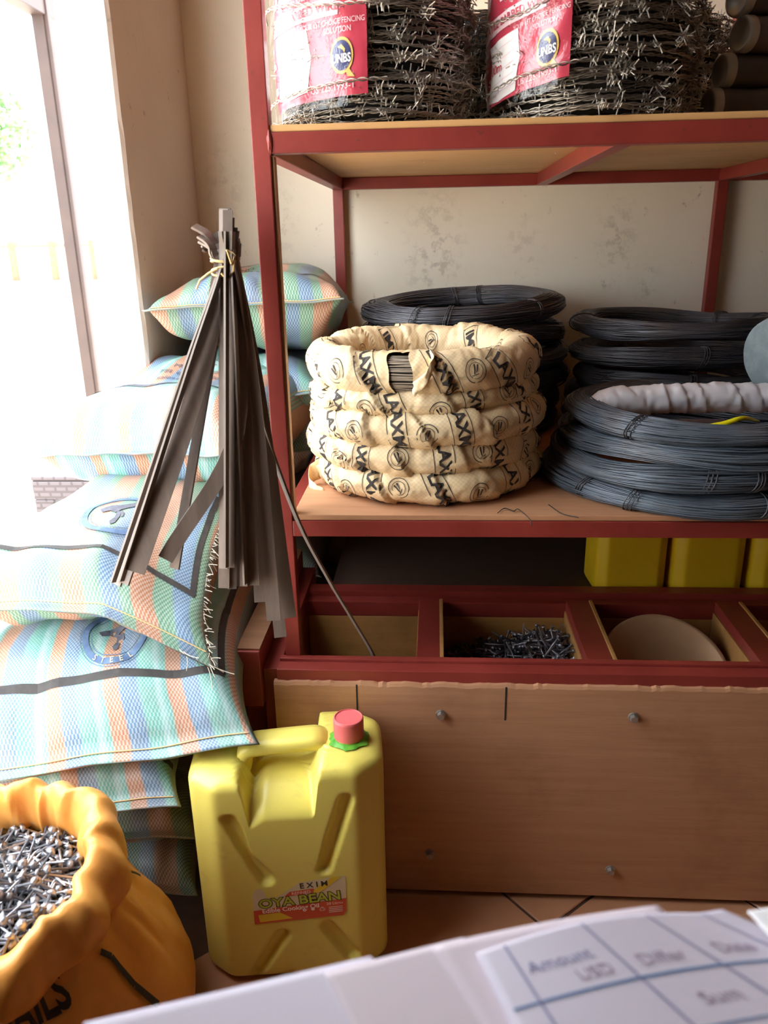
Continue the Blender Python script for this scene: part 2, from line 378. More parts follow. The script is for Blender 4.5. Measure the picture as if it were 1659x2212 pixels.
# left wall pier: uneven plaster edge at the jamb
n = 70
V, F = [], []
for i in range(n+1):
    z = ZC*i/n; e = .006*nz(3, 2, z*14)+.004*nz(1, 7, z*45)
    V += [(XL, YB, z), (XL, YJ+.012+e, z), (XL-.006, YJ+.004+e*.5, z), (XL-.016, YJ+e*.3, z), (XL-.085, YJ, z), (XL-.085, YB+.2, z)]
F = [(i*6+j, (i+1)*6+j, (i+1)*6+j+1, i*6+j+1) for i in range(n) for j in range(5)]
struct(mk('wall_left', V, F, M['plaster_side']), 'plain plastered side wall ending at the open doorway')
wallquad('wall_left', [(XL-.085, XL, YF, .58, 0, ZC), (XL-.085, XL, .58, YJ-.001, 2.25, ZC)], M['plaster_side'], 'side wall above and before the open doorway')
M['dim_wall'] = mottled('dim_wall', S(158, 145, 130), S(172, 158, 142), 3, .9)
wallquad('wall_right', [(XR, XR+.2, YF, YB, 0, ZC)], M['dim_wall'], 'plain pale wall on the far right')
wallquad('wall_front', [(XL-.085, XR+.2, YF-.2, YF, 0, ZC)], M['dim_wall'], 'plain pale wall behind the desk')
wallquad('ceiling', [(XL-.085, XR+.2, YF-.2, YB+.2, ZC, ZC+.1)], M['ceiling'], 'plain pale ceiling')
g = mk('ground', [(-120, -60, -.05), (XL-.08, -60, -.05), (XL-.08, 140, -.05), (-120, 140, -.05)], [(0, 1, 2, 3)], M['ground']); struct(g, 'bright dusty yard outside the doorway')
#==RACK==
XP, YP, YRr = -.256, 1.196, 2.107; T1 = .0255
rack = tag(empty('steel_shelf_rack', (XP, YP, 0)), 'tall red-painted steel shelf rack with plywood shelves against the back wall', 'shelf rack')
rack_inv = rack.location.copy()
def rp(o):
    o.parent = rack; o.matrix_parent_inverse = Matrix.Translation(-rack_inv); return o
XE = 1.62
for x in (XP, .677, XE):
    for y in (YP, YRr):
        rp(box('post', x, x+T1, y, y+T1, 0, 2.3, M['red']))
for zb in (.687, 1.258, 1.95):
    rp(box('front_beam', XP+T1, XE, YP+.0005, YP+T1, zb, zb+.027, M['red']))
    rp(box('rear_beam', XP+T1, XE, YRr, YRr+T1, zb, zb+.027, M['red']))
    for x in (XP, .245, .677, 1.1, XE):
        rp(box('side_beam' if x in (XP, XE) else 'cross_beam', x+.0005, x+T1-.0005, YP+T1, YRr, zb, zb+.0265, M['red']))
    bd = rp(box('shelf_board', XP+.012 if zb > 1 else XP+.026, XE+.02, YP+.003, YRr+.02, zb+.0275, zb+.0365, M['ply_light' if zb > 1 else 'ply_brown']))
# edge strip of ply along the inner face of the front-left post
rp(box('edge_strip', XP+T1, XP+T1+.004, YP+.004, YP+.022, .72, 1.255, M['ply_brown'], None, .0005))
# weld blob
bm = bmesh.new(); bmesh.ops.create_icosphere(bm, subdivisions=3, radius=1)
for v in bm.verts:
    p = v.co.copy(); q = 1+.35*nz(p.x*3, p.y*3, p.z*6); v.co = Vector((XP+T1+p.x*.004*q, YP+.001+p.y*.003*q, 1.272+p.z*.016*q))
rp(bmobj('weld_bead', bm, M['red'], None, True))
ZU, ZL_ = 1.2945, .7235
#==BIN==
bin_ = tag(empty('nail_bin', (XP, 1.15, 0)), 'low plywood nail bin with red rails and open compartments below the rack', 'storage bin')
bi = bin_.location.copy()
def bp(o, par=None):
    o.parent = par or bin_
    if not par: o.matrix_parent_inverse = Matrix.Translation(-bi)
    return o
XB0 = -.285
# front panel with a chewed top edge
nx = 260; V = []; F = []
for i in range(nx+1):
    x = XB0+.015 + (1.62-XB0)*i/nx; e = .003*nz(x*30, 0, 0)+.0025*nz(x*110, 5, 0)
    zt = .444 + e
    V += [(x, 1.150, .012), (x, 1.150, zt-.006), (x, 1.152, zt-.001), (x, 1.161, zt), (x, 1.162, .012)]
F = [(i*5+j, (i+1)*5+j, (i+1)*5+(j+1) % 5, i*5+(j+1) % 5) for i in range(nx) for j in range(5)] + [(0, 1, 2, 3, 4), tuple(nx*5+j for j in (4, 3, 2, 1, 0))]
bp(mk('front_panel', V, F, M['ply_brown']))['label'] = 'scuffed brown plywood front panel'
bp(box('front_rail', XB0+.02, 1.62, 1.158, 1.186, .437, .463, M['red']))
bp(box('front_rail', XB0+.02, 1.62, 1.1865, 1.199, .443, .468, M['red']))
bp(box('back_rail', XB0+.02, 1.62, 1.470, 1.497, .408, .440, M['red']))
bp(box('back_rail', XB0+.02, 1.62, 1.4975, 1.53, .428, .452, M['red']))
for (x0, x1, tl) in ((-.032, .009, 0), (.263, .308, 0), (.556, .601, 0), (.85, .895, 0), (1.15, 1.195, 0)):
    d = bp(box('divider_rail', x0, x1, 1.1995, 1.4695, .425, .447, M['red']))
    bp(box('divider_panel', x1, x1+.007, 1.200, 1.4695, .14, .449, M['ply_bin']))
    bp(box('divider_panel', x0-.002, x0+.004, 1.200, 1.4695, .14, .424, M['ply_bin']))
    bp(box('divider_post', x0+.005, x1-.001, 1.435, 1.4695, .02, .424, mottled('dark_steel_%d' % int(x0*100), S(64, 62, 66), S(84, 80, 82), 10, .5)))
for x0, x1 in ((-.262, -.034), (.018, .262), (.317, .555), (.61, .849), (.905, 1.149), (1.205, 1.6)):
    bp(box('back_panel', x0, x1, 1.4705, 1.480, .14, .4075, M['ply_bin']))
bp(box('bin_bottom', XB0+.03, 1.6, 1.163, 1.4700, .13, .139, M['ply_dark'], None, 0))
plymat('ply_shaded', S(66, 50, 40), S(82, 62, 50), S(46, 36, 30))  # deck ply darkened: the shade below the lower shelf put into its colour
bp(box('rear_deck', XB0+.06, 1.6, 1.531, 2.10, .415, .427, M['ply_shaded'], None, .001))
# tall red side beam on the left
sb = bp(box('side_beam', -.331, -.290, 1.150, 1.60, .395, .500, M['red'], None, .002))
bp(box('beam_cap', -.3305, -.2905, 1.156, 1.60, .5005, .503, M['ply_dark'], None, .0005))
bp(box('side_panel', -.2895, -.263, 1.165, 1.60, .02, .46, M['red'], None, .001))
bp(box('leg', -.331, -.290, 1.20, 1.24, 0, .3945, M['red'])); bp(box('leg', -.331, -.290, 1.55, 1.59, 0, .3945, M['red']))
def bolt(x, z, r=.0065):
    bm = bmesh.new(); bmesh.ops.create_cone(bm, cap_ends=True, segments=24, radius1=r*1.35, radius2=r*1.3, depth=.002, matrix=Matrix.Translation((x, 1.149, z)) @ Matrix.Rotation(R_(90), 4, 'X'))
    bmesh.ops.create_cone(bm, cap_ends=True, segments=6, radius1=r, radius2=r*.95, depth=.008, matrix=Matrix.Translation((x, 1.1445, z)) @ Matrix.Rotation(R_(90), 4, 'X'))
    return bp(bmobj('bolt', bm, M['galv']))
for px, py in ((952, 1543), (1368, 1549), (1318, 1878), (928, 1843)):
    p = at(px, py, Y=1.15); bolt(p.x, p.z)
# cracks: narrow dark splits at the top of the panel
for px in (772, 1091):
    p = at(px, 1545, Y=1.1495); bp(box('split', p.x-.001, p.x+.0015, 1.1494, 1.1502, p.z-.01, .441, M['core'], None, 0))
print('structure done')
#==SACKS==
class Sack:
    def __init__(s, label, loc, W, L, T, rz=0, rx=0, ry=0, mat='sackA', seed=0, warp=None, wr=1.0, group='striped woven sacks in the doorway pile', hem=.92):
        s.W, s.L, s.T, s.seed, s.warp, s.wr, s.hem = W, L, T, seed, warp, wr, hem
        s.root = tag(empty('woven_sack', loc), label, 'sack', group); s.root.rotation_euler = (R_(rx), R_(ry), R_(rz))
        nx, ny = 44, 60; V, UV, F = [], [], []
        ring = 2*nx
        for j in range(ny+1):
            tt = -1+2*j/ny; t = math.copysign(1-(1-abs(tt))**1.35, tt)
            for i in range(ring):
                if i < nx: a = -1+2*i/nx; side = 1
                else: a = 1-2*(i-nx)/nx; side = -1
                q = math.sin(a*math.pi/2)*.5+a*.5
                p = s.pt(q, t, side); V.append(p); UV.append((q*W/2*side, t*L/2))
        F = [(j*ring+i, j*ring+(i+1) % ring, (j+1)*ring+(i+1) % ring, (j+1)*ring+i) for j in range(ny) for i in range(ring)]
        F += [tuple(range(ring))[::-1], tuple(ny*ring+i for i in range(ring))]
        s.body = mk('sack_body', V, F, M[mat], s.root, True, UV)
    def pt(s, q, t, side=1, off=0):
        tb = min(1, abs(t)/s.hem); g = max(0, 1-abs(q)**3.6)**.5 * max(0, 1-tb**5)**.55
        wid = s.W/2*(.90+.12*abs(t)**5)
        x = q*wid; y = t*s.L/2*(1-.05*(1-abs(q))*0+.02*abs(q)**4)
        h = s.T/2*g
        sd = s.seed*7.3
        bl = .024*nz(x*5+sd, y*5, side*2)*min(1, g*2) + .008*nz(x*13+sd, y*11, side*3+4)*min(1, g*2.5) - .007*(1-min(1, 3*abs(nz(x*8+sd, y*6, side*5+1))))*min(1, g*2)
        cr = .006*max(0, abs(t)-.35)*math.sin(q*15+3*nz(q*2+sd, t, 0)*2)*min(1, g*3)
        z = side*(h+.0018+off) + s.wr*(bl+cr)*1.0 + .01*nz(q*2.5+sd, t*2, 5)*abs(t)**4
        p = Vector((x, y, z))
        return s.warp(p, q, t) if s.warp else p
    def top(s, x, y, off=.0016):
        q = max(-.995, min(.995, x/(s.W/2*.92))); t = max(-.995, min(.995, y/(s.L/2)))
        return s.pt(q, t, 1, off)
    def prints(s, shapes, mat='grey_ink', name='printed_mark', label=None, cell=.012):
        return printed(name, shapes, s.top, M[mat], s.root, cell, label)
    def stitch(s, t=-.95):
        P = [[tuple(s.pt(-.97+1.94*i/80, t, 1, .002)) for i in range(81)]]
        v, f = tubes(P, .0012, 4); return mkq('seam_stitch', v, f, M['twine'], s.root)
    def fringe(s, q0, q1, t0, t1, n, ln=.02, mat='twine', sd=0):
        r = random.Random(sd); P = []
        for i in range(n):
            k = r.random(); b = s.pt(q0+(q1-q0)*k, t0+(t1-t0)*k, 1, 0)
            d = Vector((r.uniform(.2, 1), r.uniform(-.8, .3), r.uniform(-.9, .3))).normalized(); c = Vector((r.uniform(-1, 1), r.uniform(-1, 1), r.uniform(-1, .2)))
            l = ln*r.uniform(.4, 1.6); P.append([tuple(b+d*l*k2/5+c*l*.35*(k2/5)**2) for k2 in range(6)])
        v, f = tubes(P, .0007, 3); o = mkq('frayed_fringe', v, f, M[mat], s.root); o['kind'] = 'stuff'; return o
def logo(x, y, r, text=True):
    """round stamp: ring with lettering and a crossed-tools figure in the middle"""
    a = [xf2d(ring2d(r*.77, r*.94, 44), x, y), xf2d(ring2d(r*.985, r*1.0, 44), x, y), xf2d(ring2d(r*.69, r*.71, 44), x, y)]
    b = [xf2d(poly2d([(-.55, .12), (-.30, .30), (-.05, .36), (.48, .66), (.58, .5), (.30, .30), (.06, .12), (-.05, -.02), (-.22, .06), (-.42, -.04), (-.5, .04)]), x, y, 0, r*.95),
         xf2d(poly2d([(-.02, .06), (.10, .04), (.14, -.2), (.12, -.52), (.02, -.6), (-.06, -.45), (.02, -.25)]), x, y, 0, r*.95),
         xf2d(poly2d([(.1, .1), (.2, .0), (.24, -.18), (.16, -.2), (.12, -.05)]), x, y, 0, r*.95)]
    L = []
    for i, ch in enumerate('STEEL'):
        an = R_(-90+(i-2)*17); L.append(xf2d(text2d(ch, r*.22), x+r*.855*math.cos(an), y+r*.855*math.sin(an), an+R_(90)))
    return a, b, L
def frameline(x0, y0, x1, y1, t):
    d = math.hypot(x1-x0, y1-y0); return xf2d(rect2d(-d/2, d/2, -t/2, t/2), (x0+x1)/2, (y0+y1)/2, math.atan2(y1-y0, x1-x0))
# front column, bottom to top
Sack('dark striped sack on the floor at the bottom of the front sack pile', (-.665, 1.32, .070), .50, .50, .14, 0, 0, 0, 'sack_shaded', 11)
Sack('shaded green and brown striped sack second from the floor behind the yellow jerrycan', (-.662, 1.30, .195), .51, .52, .14, 2, 0, -3, 'sack_shaded', 12)
def warpC(p, q, t):
    k = max(0, -t-.35); p.z -= .05*k*k; return p
sC = Sack('striped sack squeezed under the logo sack, its hem just above the orange bag', (-.672, 1.245, .322), .52, .56, .14, 4, 0, -6, 'sackA', 13, warpC)
sC.stitch(-.95); sC.prints([frameline(-.26, -.215, .27, -.215, .012)], 'ink', 'printed_line', 'dark grey printed border line')
def warpB(p, q, t):
    k = max(0, -t-.10); p.z -= .085*k*k; return p
sB = Sack('pale blue striped sack with a big round stamp draping toward the yellow jerrycan', (-.600, 1.265, .452), .60, .57, .17, 5, 0, -8, 'sackA', 14, warpB)
a, b, lt = logo(.08, -.135, .060); sB.prints(a, 'blue_ink', 'round_stamp', 'blue ring stamp'); sB.prints(b, 'grey_ink', 'stamp_figure', 'dark tool figure inside the stamp'); printed('stamp_lettering', lt, lambda x, y: sB.top(x, y, .0026), M['label_cream'], sB.root, .012)['kind'] = 'stuff'
sB.prints([frameline(-.28, -.205, .255, -.205, .011), frameline(.252, -.205, .252, .1, .01)], 'ink', 'printed_line', 'dark grey printed border line'); sB.stitch(-.95)
def warpA(p, q, t):
    k = max(0, -t-.25); p.z -= .06*k*k*(.6+.8*q); kk = max(0, q-.4)*max(0, -t); p.z -= .14*kk; p.y -= .03*kk; p.z -= .10*max(0, -q-.05)*max(0, t+.3); return p
sA = Sack('striped sack with a faint oval stamp and a frayed corner under the steel strips', (-.625, 1.325, .634), .57, .48, .14, -3, 3, -6, 'sackB', 15, warpA)
a, b, lt = logo(.09, -.055, .066); sA.prints(a, 'blue_ink', 'round_stamp', 'faint blue ring stamp'); sA.prints(b, 'grey_ink', 'stamp_figure', 'dark tool figure inside the stamp')
sA.prints([frameline(-.27, -.15, .245, -.16, .009), frameline(.242, -.16, .238, .05, .009)], 'ink', 'printed_line', 'dark grey printed border line')
sA.stitch(-.93); sA.fringe(.97, .99, .1, -.98, 90, .012, 'fibre', 3); sA.fringe(.8, .99, -.99, -.99, 10, .022, 'fibre', 4)
# doorway sack
sE = Sack('bulging washed-out sack with printed address lines, propped in the doorway', (-.515, 1.60, .79), .47, .44, .20, -14, 4, -4, 'sackA', 16)
L_ = []
for k, t_ in enumerate(('P.O. BOX', 'PLOT', 'MUKONO', 'TEL 0256-5250', 'sales1020@')):
    L_.append(xf2d(text2d(t_, .022), .03, .085-.032*k, R_(2)))
sE.prints(L_, 'grey_ink', 'printed_lettering', 'faint grey address lettering')['kind'] = 'stuff'; sE.prints([frameline(-.21, -.085, .21, -.085, .010)], 'grey_ink', 'printed_line', 'dark grey printed border line')
# back column against the rear wall
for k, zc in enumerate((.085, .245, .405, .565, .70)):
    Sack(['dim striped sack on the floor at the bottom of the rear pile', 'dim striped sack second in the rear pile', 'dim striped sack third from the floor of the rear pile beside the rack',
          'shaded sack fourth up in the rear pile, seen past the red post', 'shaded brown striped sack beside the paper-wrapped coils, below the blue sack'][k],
         (-.432, 1.90, zc), .335, .44, .16, 0, 0, 0, 'sack_shaded', 20+k, None, 1, 'striped woven sacks in the rear pile')
sF = Sack('pale blue striped sack with a stitched hem, under the top sack of the rear pile', (-.425, 1.865, .835), .36, .47, .13, 3, 0, 0, 'sackA', 31, None, 1, 'striped woven sacks in the rear pile'); sF.stitch(-.93)
sG = Sack('topmost sack of the rear pile, striped, with black printed text and a frayed hem', (-.405, 1.875, 1.000), .41, .46, .17, 4, -5, -2, 'sackB', 33, None, 1.2, 'striped woven sacks in the rear pile')
sG.stitch(-.93); sG.prints([xf2d(text2d('P.O. BOX', .022), -.05, .06), xf2d(text2d('MUKONO', .022), -.06, .02)], 'ink', 'printed_lettering', 'black printed lettering')['kind'] = 'stuff'
sG.prints([frameline(-.19, -.10, .2, -.10, .008), frameline(-.19, .085, .2, .085, .005)], 'ink', 'printed_line', 'dark printed border lines'); sG.fringe(-.9, .9, .97, .97, 24, .016, 'fibre', 8)
#==STRIPS==
bund = tag(empty('steel_strip_bundle', (-.30, 1.13, .70)), 'bundle of dark flat steel strips tied near the top with twine, splayed over the sacks', 'steel strips')
binv = Matrix.Translation(-bund.location)
def catmull(P, n=10):
    P = [Vector(p) for p in P]; P = [2*P[0]-P[1]]+P+[2*P[-1]-P[-2]]; out = []
    for i in range(1, len(P)-2):
        for k in range(n):
            t = k/n; a, b, c, d = P[i-1:i+3]
            out.append(.5*((2*b)+(-a+c)*t+(2*a-5*b+4*c-d)*t*t+(-a+3*b-3*c+d)*t**3))
    out.append(P[-2]); return out
def strip(pts, face, w=.020, th=.003, face0=None):
    """flat bar along pts; face = direction its broad side looks to"""
    C = catmull(pts, 8); V = []; n = len(C)
    for i, p in enumerate(C):
        d = (C[min(i+1, n-1)]-C[max(i-1, 0)]).normalized(); f = Vector(face)
        if face0 is not None: f = Vector(face0).lerp(f, sstep(.25, .6, i/n))
        f = (f-d*f.dot(d)).normalized(); s = d.cross(f)
        for a, b in ((-1, -1), (1, -1), (1, 1), (-1, 1)): V.append(p+s*(a*w/2)+f*(b*th/2))
    F = [(i*4+j, i*4+(j+1) % 4, (i+1)*4+(j+1) % 4, (i+1)*4+j) for i in range(n-1) for j in range(4)]+[(3, 2, 1, 0), tuple((n-1)*4+j for j in range(4))]
    o = mk('strip', V, F, M['steel_strip'], bund); o.matrix_parent_inverse = binv; return o
def P_(px, py, Y): return at(px, py, Y=Y)
#      tie(x,y,Y)        mid                end (x,y,Y)      face           top list
FC = (.0, -1, .15)
spec = [
 ((478, 575, 1.150), (400, 860, 1.085), (250, 1262, 1.000), (-.55, -1, .1), .020, [(466, 536, 1.150), (448, 506, 1.150), (419, 488, 1.150)]),
 ((480, 576, 1.146), (408, 860, 1.079), (270, 1262, .992), (-.5, -1, .1), .014, [(468, 540, 1.147), (452, 512, 1.148), (430, 496, 1.150)]),
 ((482, 577, 1.141), (418, 860, 1.072), (292, 1236, .985), (.1, -1, .1), .026, [(468, 546, 1.141), (455, 524, 1.142), (436, 510, 1.145)]),
 ((486, 578, 1.137), (440, 860, 1.090), (377, 1228, 1.025), (-.5, -1, 0), .017, [(470, 552, 1.137), (456, 534, 1.14), (435, 522, 1.145)]),
 ((492, 578, 1.152), (512, 930, 1.075), (357, 1208, 1.010), (.2, -1, 0), .022, [(495, 520, 1.152), (496, 490, 1.152)]),
 ((484, 575, 1.131), (483, 860, 1.085), (483, 1228, 1.030), (-.25, -1, 0), .014, [(484, 520, 1.135), (484, 452, 1.142)]),
 ((492, 575, 1.127), (496, 860, 1.081), (497, 1226, 1.028), (.1, -1, 0), .013, [(492, 520, 1.131), (492, 454, 1.138)]),
 ((488, 575, 1.138), (486, 860, 1.093), (484, 1270, 1.036), FC, .016, [(487, 520, 1.141), (486, 450, 1.150)]),
 ((494, 576, 1.141), (500, 860, 1.096), (502, 1272, 1.040), (.3, -1, 0), .012, [(496, 520, 1.144), (497, 470, 1.15)]),
 ((497, 577, 1.146), (514, 860, 1.101), (520, 1266, 1.046), FC, .020, [(499, 525, 1.150), (502, 498, 1.155)]),
 ((499, 578, 1.134), (525, 860, 1.098), (545, 1264, 1.050), (.05, -1, 0), .022, [(499, 545, 1.138), (500, 520, 1.14)]),
 ((501, 578, 1.151), (536, 860, 1.110), (566, 1300, 1.062), (.15, -1, 0), .022, [(501, 545, 1.155), (501, 515, 1.16)]),
 ((503, 579, 1.140), (548, 860, 1.105), (592, 1340, 1.060), (.1, -1, 0), .021, [(503, 550, 1.144), (504, 530, 1.15)]),
 ((505, 580, 1.156), (560, 860, 1.125), (626, 1334, 1.085), (.2, -1, 0), .020, [(505, 550, 1.160), (506, 525, 1.165)]),
 ((504, 580, 1.163), (552, 860, 1.130), (606, 1376, 1.092), (.2, -1, 0), .019, [(504, 550, 1.165), (505, 520, 1.17)]),
 ((490, 577, 1.158), (520, 900, 1.125), (540, 1230, 1.085), FC, .020, [(488, 530, 1.16), (470, 500, 1.16)]),
 ((476, 576, 1.157), (395, 860, 1.100), (262, 1255, 1.018), (-.9, -1, .1), .014, [(452, 528, 1.157), (440, 540, 1.16)]),
]
for tie, mid, end, face, wd, top in spec:
    tp = [P_(*q) for q in top][::-1]; strip(tp+[P_(*tie), P_(*mid), P_(*end)], face, wd, .003, (.6, -.25, .75) if top[-1][0] < 460 else None)
strip([P_(503, 540, 1.125), P_(506, 580, 1.122), P_(540, 800, 1.118), P_(572, 930, 1.118), P_(645, 1128, 1.130), P_(720, 1270, 1.165)], (-.75, -.6, 0), .012, .003)
strip([P_(720, 1270, 1.165), P_(770, 1352, 1.195), P_(800, 1403, 1.215), P_(808, 1425, 1.222), P_(829, 1496, 1.245)], (-.75, -.6, 0), .012, .003)
M['strip_edge_lit'] = mottled('strip_edge_lit', S(110, 100, 92), S(136, 124, 116), 5, .4, .4, 0)  # lighter steel: light catching the strip edges, put into the colour
for (x0, x1, ye, Y0, Y1) in ((489, 489, 1226, 1.117, 1.018), (503, 530, 1262, 1.122, 1.040), (481, 262, 1255, 1.126, .978), (477, 244, 1258, 1.134, .99)):
    o = strip([P_(x0, 500, Y0+.004), P_(x0, 577, Y0), P_((x0*2+x1)/3, 800, Y0*.6+Y1*.4), P_(x1, ye, Y1)], (1, -.15, 0), .012, .0028); o.data.materials[0] = M['strip_edge_lit']
# twine: three loose loops and hanging ends
ct = P_(488, 578, 1.146); P = []
for k in range(4):
    P.append([tuple(ct+Vector((.019*math.cos(a), .026*math.sin(a), .004*math.sin(a*1+k*1.9)-.006+.006*k))) for a in np.linspace(0, 6.28, 30)])
P.append([tuple(P_(*q)) for q in ((470, 580, 1.118), (450, 590, 1.12), (432, 605, 1.13), (424, 625, 1.14))])
P.append([tuple(P_(*q)) for q in ((500, 572, 1.112), (508, 552, 1.112), (500, 545, 1.115), (488, 540, 1.115))])
P.append([tuple(P_(*q)) for q in ((478, 590, 1.112), (492, 605, 1.112), (504, 585, 1.112), (506, 562, 1.115))])
P.append([tuple(P_(*q)) for q in ((500, 570, 1.112), (494, 552, 1.112), (490, 540, 1.112))])
v, f = tubes(P, .0016, 5); tw = mkq('twine', v, f, M['twine'], bund); tw.matrix_parent_inverse = binv; tw['label'] = 'pale sisal twine wound around the strips'
print('sacks, strips done')
#==CAN==
def capsule(x, z, ax, az, bx, bz):
    vx, vz = bx-ax, bz-az; t = max(0, min(1, ((x-ax)*vx+(z-az)*vz)/(vx*vx+vz*vz))); return math.hypot(x-ax-vx*t, z-az-vz*t)
def jerrycan_body(W, D, H, name, mat, parent, grooves=True, dip=True):
    nz_, na = 110, 200; V = []
    # perimeter: chamfered rounded rectangle
    c = .042*W/.3; per = []
    pts = [(-W/2+c, -D/2), (W/2-c, -D/2), (W/2, -D/2+c*.8), (W/2, D/2-c*.8), (W/2-c, D/2), (-W/2+c, D/2), (-W/2, D/2-c*.8), (-W/2, -D/2+c*.8)]
    dens = []
    for i in range(8):
        a, b = Vector(pts[i]), Vector(pts[(i+1) % 8]); n_ = max(6, int((b-a).length*260*(.3/W))) if i in (0, 4) else 12
        dens += [a.lerp(b, k/n_) for k in range(n_)]
    m = len(dens); sm = [d.copy() for d in dens]
    for _ in range(5): sm = [(sm[i-1]+sm[i]*2+sm[(i+1) % m])/4 for i in range(m)]
    zs = [0]+[H*(k/nz_) for k in range(1, nz_)]+[H]
    rows = []
    for z in zs:
        e = 0
        rb = .022*H/.4; rt = .020*H/.4
        if z < rb: e = rb-math.sqrt(max(0, rb*rb-(rb-z)**2))
        if z > H-rt: e = rt-math.sqrt(max(0, rt*rt-(z-(H-rt))**2))
        rows.append((z, e))
    cap = [(H, (30+k*14)/1000) for k in range(0)]
    G = [(-.088, .330, -.038, .210), (.090, .352, .052, .226), (-.020, .095, -.066, .020), (.052, .108, .090, .045)]
    def disp(x, y, z):
        if not grooves: return x, y, z
        sx, szz = x*.3/W, z*.41/H; yy = y
        if y < -D*.30:
            d = 0
            for gq in G:
                q = capsule(sx, szz, *gq); d = max(d, 1-sstep(.006, .0135, q))
            yy = y+.011*d
        zz = z
        if dip and szz > .22:
            mid = sstep(-.068, -.056, sx)*(1-sstep(.040, .052, sx))
            ed = abs(y)/(D/2)
            low = .368-.035*ed**2
            if mid > 0:
                tgt = .22+(szz-.22)*(low-.22)/(.41-.22); szz2 = szz+(tgt-szz)*mid; zz = szz2*H/.41
        if dip:   # left shoulder a little lower than the neck side
            zz -= .016*sstep(.30, .41, szz)*(1-sstep(-.06, -.03, sx))*H/.41
        return x, yy, zz
    for z, e in rows:
        for p in sm:
            fx = max(0, 1-e/(W/2)); fy = max(0, 1-e/(D/2)); V.append(disp(p.x*fx, p.y*fy, z))
    n = len(rows)
    top_e = rows[-1][1]
    for k in range(1, 9):
        for p in sm:
            s_ = 1-k/9; fx = (1-top_e/(W/2))*s_; fy = (1-top_e/(D/2))*s_; V.append(disp(p.x*fx, p.y*fy, H+.003*math.sin(k/9*1.57)))
    n += 8
    F = [(i*m+j, i*m+(j+1) % m, (i+1)*m+(j+1) % m, (i+1)*m+j) for i in range(n-1) for j in range(m)]
    V.append(disp(0, 0, H+.003)); F += [((n-1)*m+j, (n-1)*m+(j+1) % m, len(V)-1) for j in range(m)]; F.append(tuple(range(m))[::-1])
    return mk(name, V, F, mat, parent, True)
can = tag(empty('jerrycan', (-.232, 1.048, .0)), 'yellow twenty-litre plastic jerrycan with pink cap and torn oil label on the floor', 'jerrycan'); can.rotation_euler = (0, 0, R_(7))
CW, CD, CHt = .300, .165, .405
jerrycan_body(CW, CD, CHt, 'can_body', M['can'], can)
# handle bar
P = [(-.068, 0, .362), (-.067, -.002, .384), (-.056, -.004, .399), (-.02, -.004, .403), (.030, -.004, .406), (.048, -.003, .405), (.060, 0, .396)]
C = catmull(P, 8); V = []; ns = 16
for i, p in enumerate(C):
    d = (C[min(i+1, len(C)-1)]-C[max(i-1, 0)]).normalized(); f = Vector((0, 1, 0)); s = d.cross(f)
    for k in range(ns):
        a = 2*math.pi*k/ns; ca, sa = math.cos(a), math.sin(a); q = (abs(ca)**4+abs(sa)**4)**-.25
        V.append(p+f*(.024*ca*q)+s*(.012*sa*q))
mk('handle', V, grid_faces(len(C), ns, False, True)+[tuple(range(ns))[::-1], tuple((len(C)-1)*ns+k for k in range(ns))], M['can'], can, True)
def lathe(name, prof, mat, parent, n=48, smooth=True, rib=None, loc=(0, 0, 0)):
    V = []
    for r, z in prof:
        for k in range(n):
            a = 2*math.pi*k/n; rr = r*(1+(rib(k, z) if rib else 0)); V.append((rr*math.cos(a), rr*math.sin(a), z))
    F = grid_faces(len(prof), n, False, True); F = [q[::-1] for q in F]
    if prof[0][0] > 1e-5: F.append(tuple(range(n))[::-1])
    if prof[-1][0] > 1e-5: F.append(tuple((len(prof)-1)*n+k for k in range(n)))
    return mk(name, V, F, mat, parent, smooth, None, loc)
NX, NY = .098, -.012
lathe('neck', [(.024, -.01), (.024, .010), (.021, .012), (.021, .03)], M['can'], can, 40, True, None, (NX, NY, CHt-.006))
capo = lathe('cap', [(.0225, 0), (.0235, .001), (.0235, .030), (.0225, .033), (.021, .0335), (.0205, .032), (0.0001, .032)], M['cap'], can, 96, False, lambda k, z: .018*(1 if k % 4 < 2 else -1) if .001 < z < .030 else 0, (NX, NY, CHt+.008))
V, F = [], []
for i in range(5):
    for k in range(60):
        a = 2*math.pi*k/60; rr = .0225+.0022*i*(1+.8*nz(math.cos(a)*3, math.sin(a)*3, 2)); V.append((rr*math.cos(a), rr*math.sin(a), .0045-.0008*i+.0012*nz(math.cos(a)*9, i, math.sin(a)*9)))
mk('wax_seal', V, grid_faces(5, 60, False, True), M['green_wax'], can, True, None, (NX, NY, CHt+.002))['label'] = 'smeared green seal below the cap'
# torn oil label: lies flat on the front face
YF_ = -CD/2-.0006
def cf(x, y, o=0): return Vector((x, YF_-o, y))
LX, LZ = .012, .158     # label centre in can space (width .125)
LK = 1.12
sh = lambda pts: poly2d([(LX+a*LK, LZ+b*LK) for a, b in pts])
stk = printed('oil_label', [sh([(-.066, -.033), (.060, -.026), (.064, -.018), (.065, .042), (.058, .044), (.0, .036), (-.032, .012), (-.046, .012), (-.052, .028), (-.060, .029), (-.066, .018)])], lambda x, y: cf(x, y, .0), M['label_cream'], can, .02, 'torn cream and red cooking-oil label')
pr = lambda nm, shapes, mat, o: printed(nm, shapes, lambda x, y: cf(x, y, o), M[mat], stk, .02)
pr('red_band', [sh([(-.066, -.033), (.060, -.026), (.064, -.018), (.0645, .004), (-.066, -.009)])], 'label_orange', .0003)
pr('red_tab', [sh([(-.022, .013), (.020, .017), (.022, .021), (.019, .0245), (-.014, .021)])], 'label_orange', .0003)
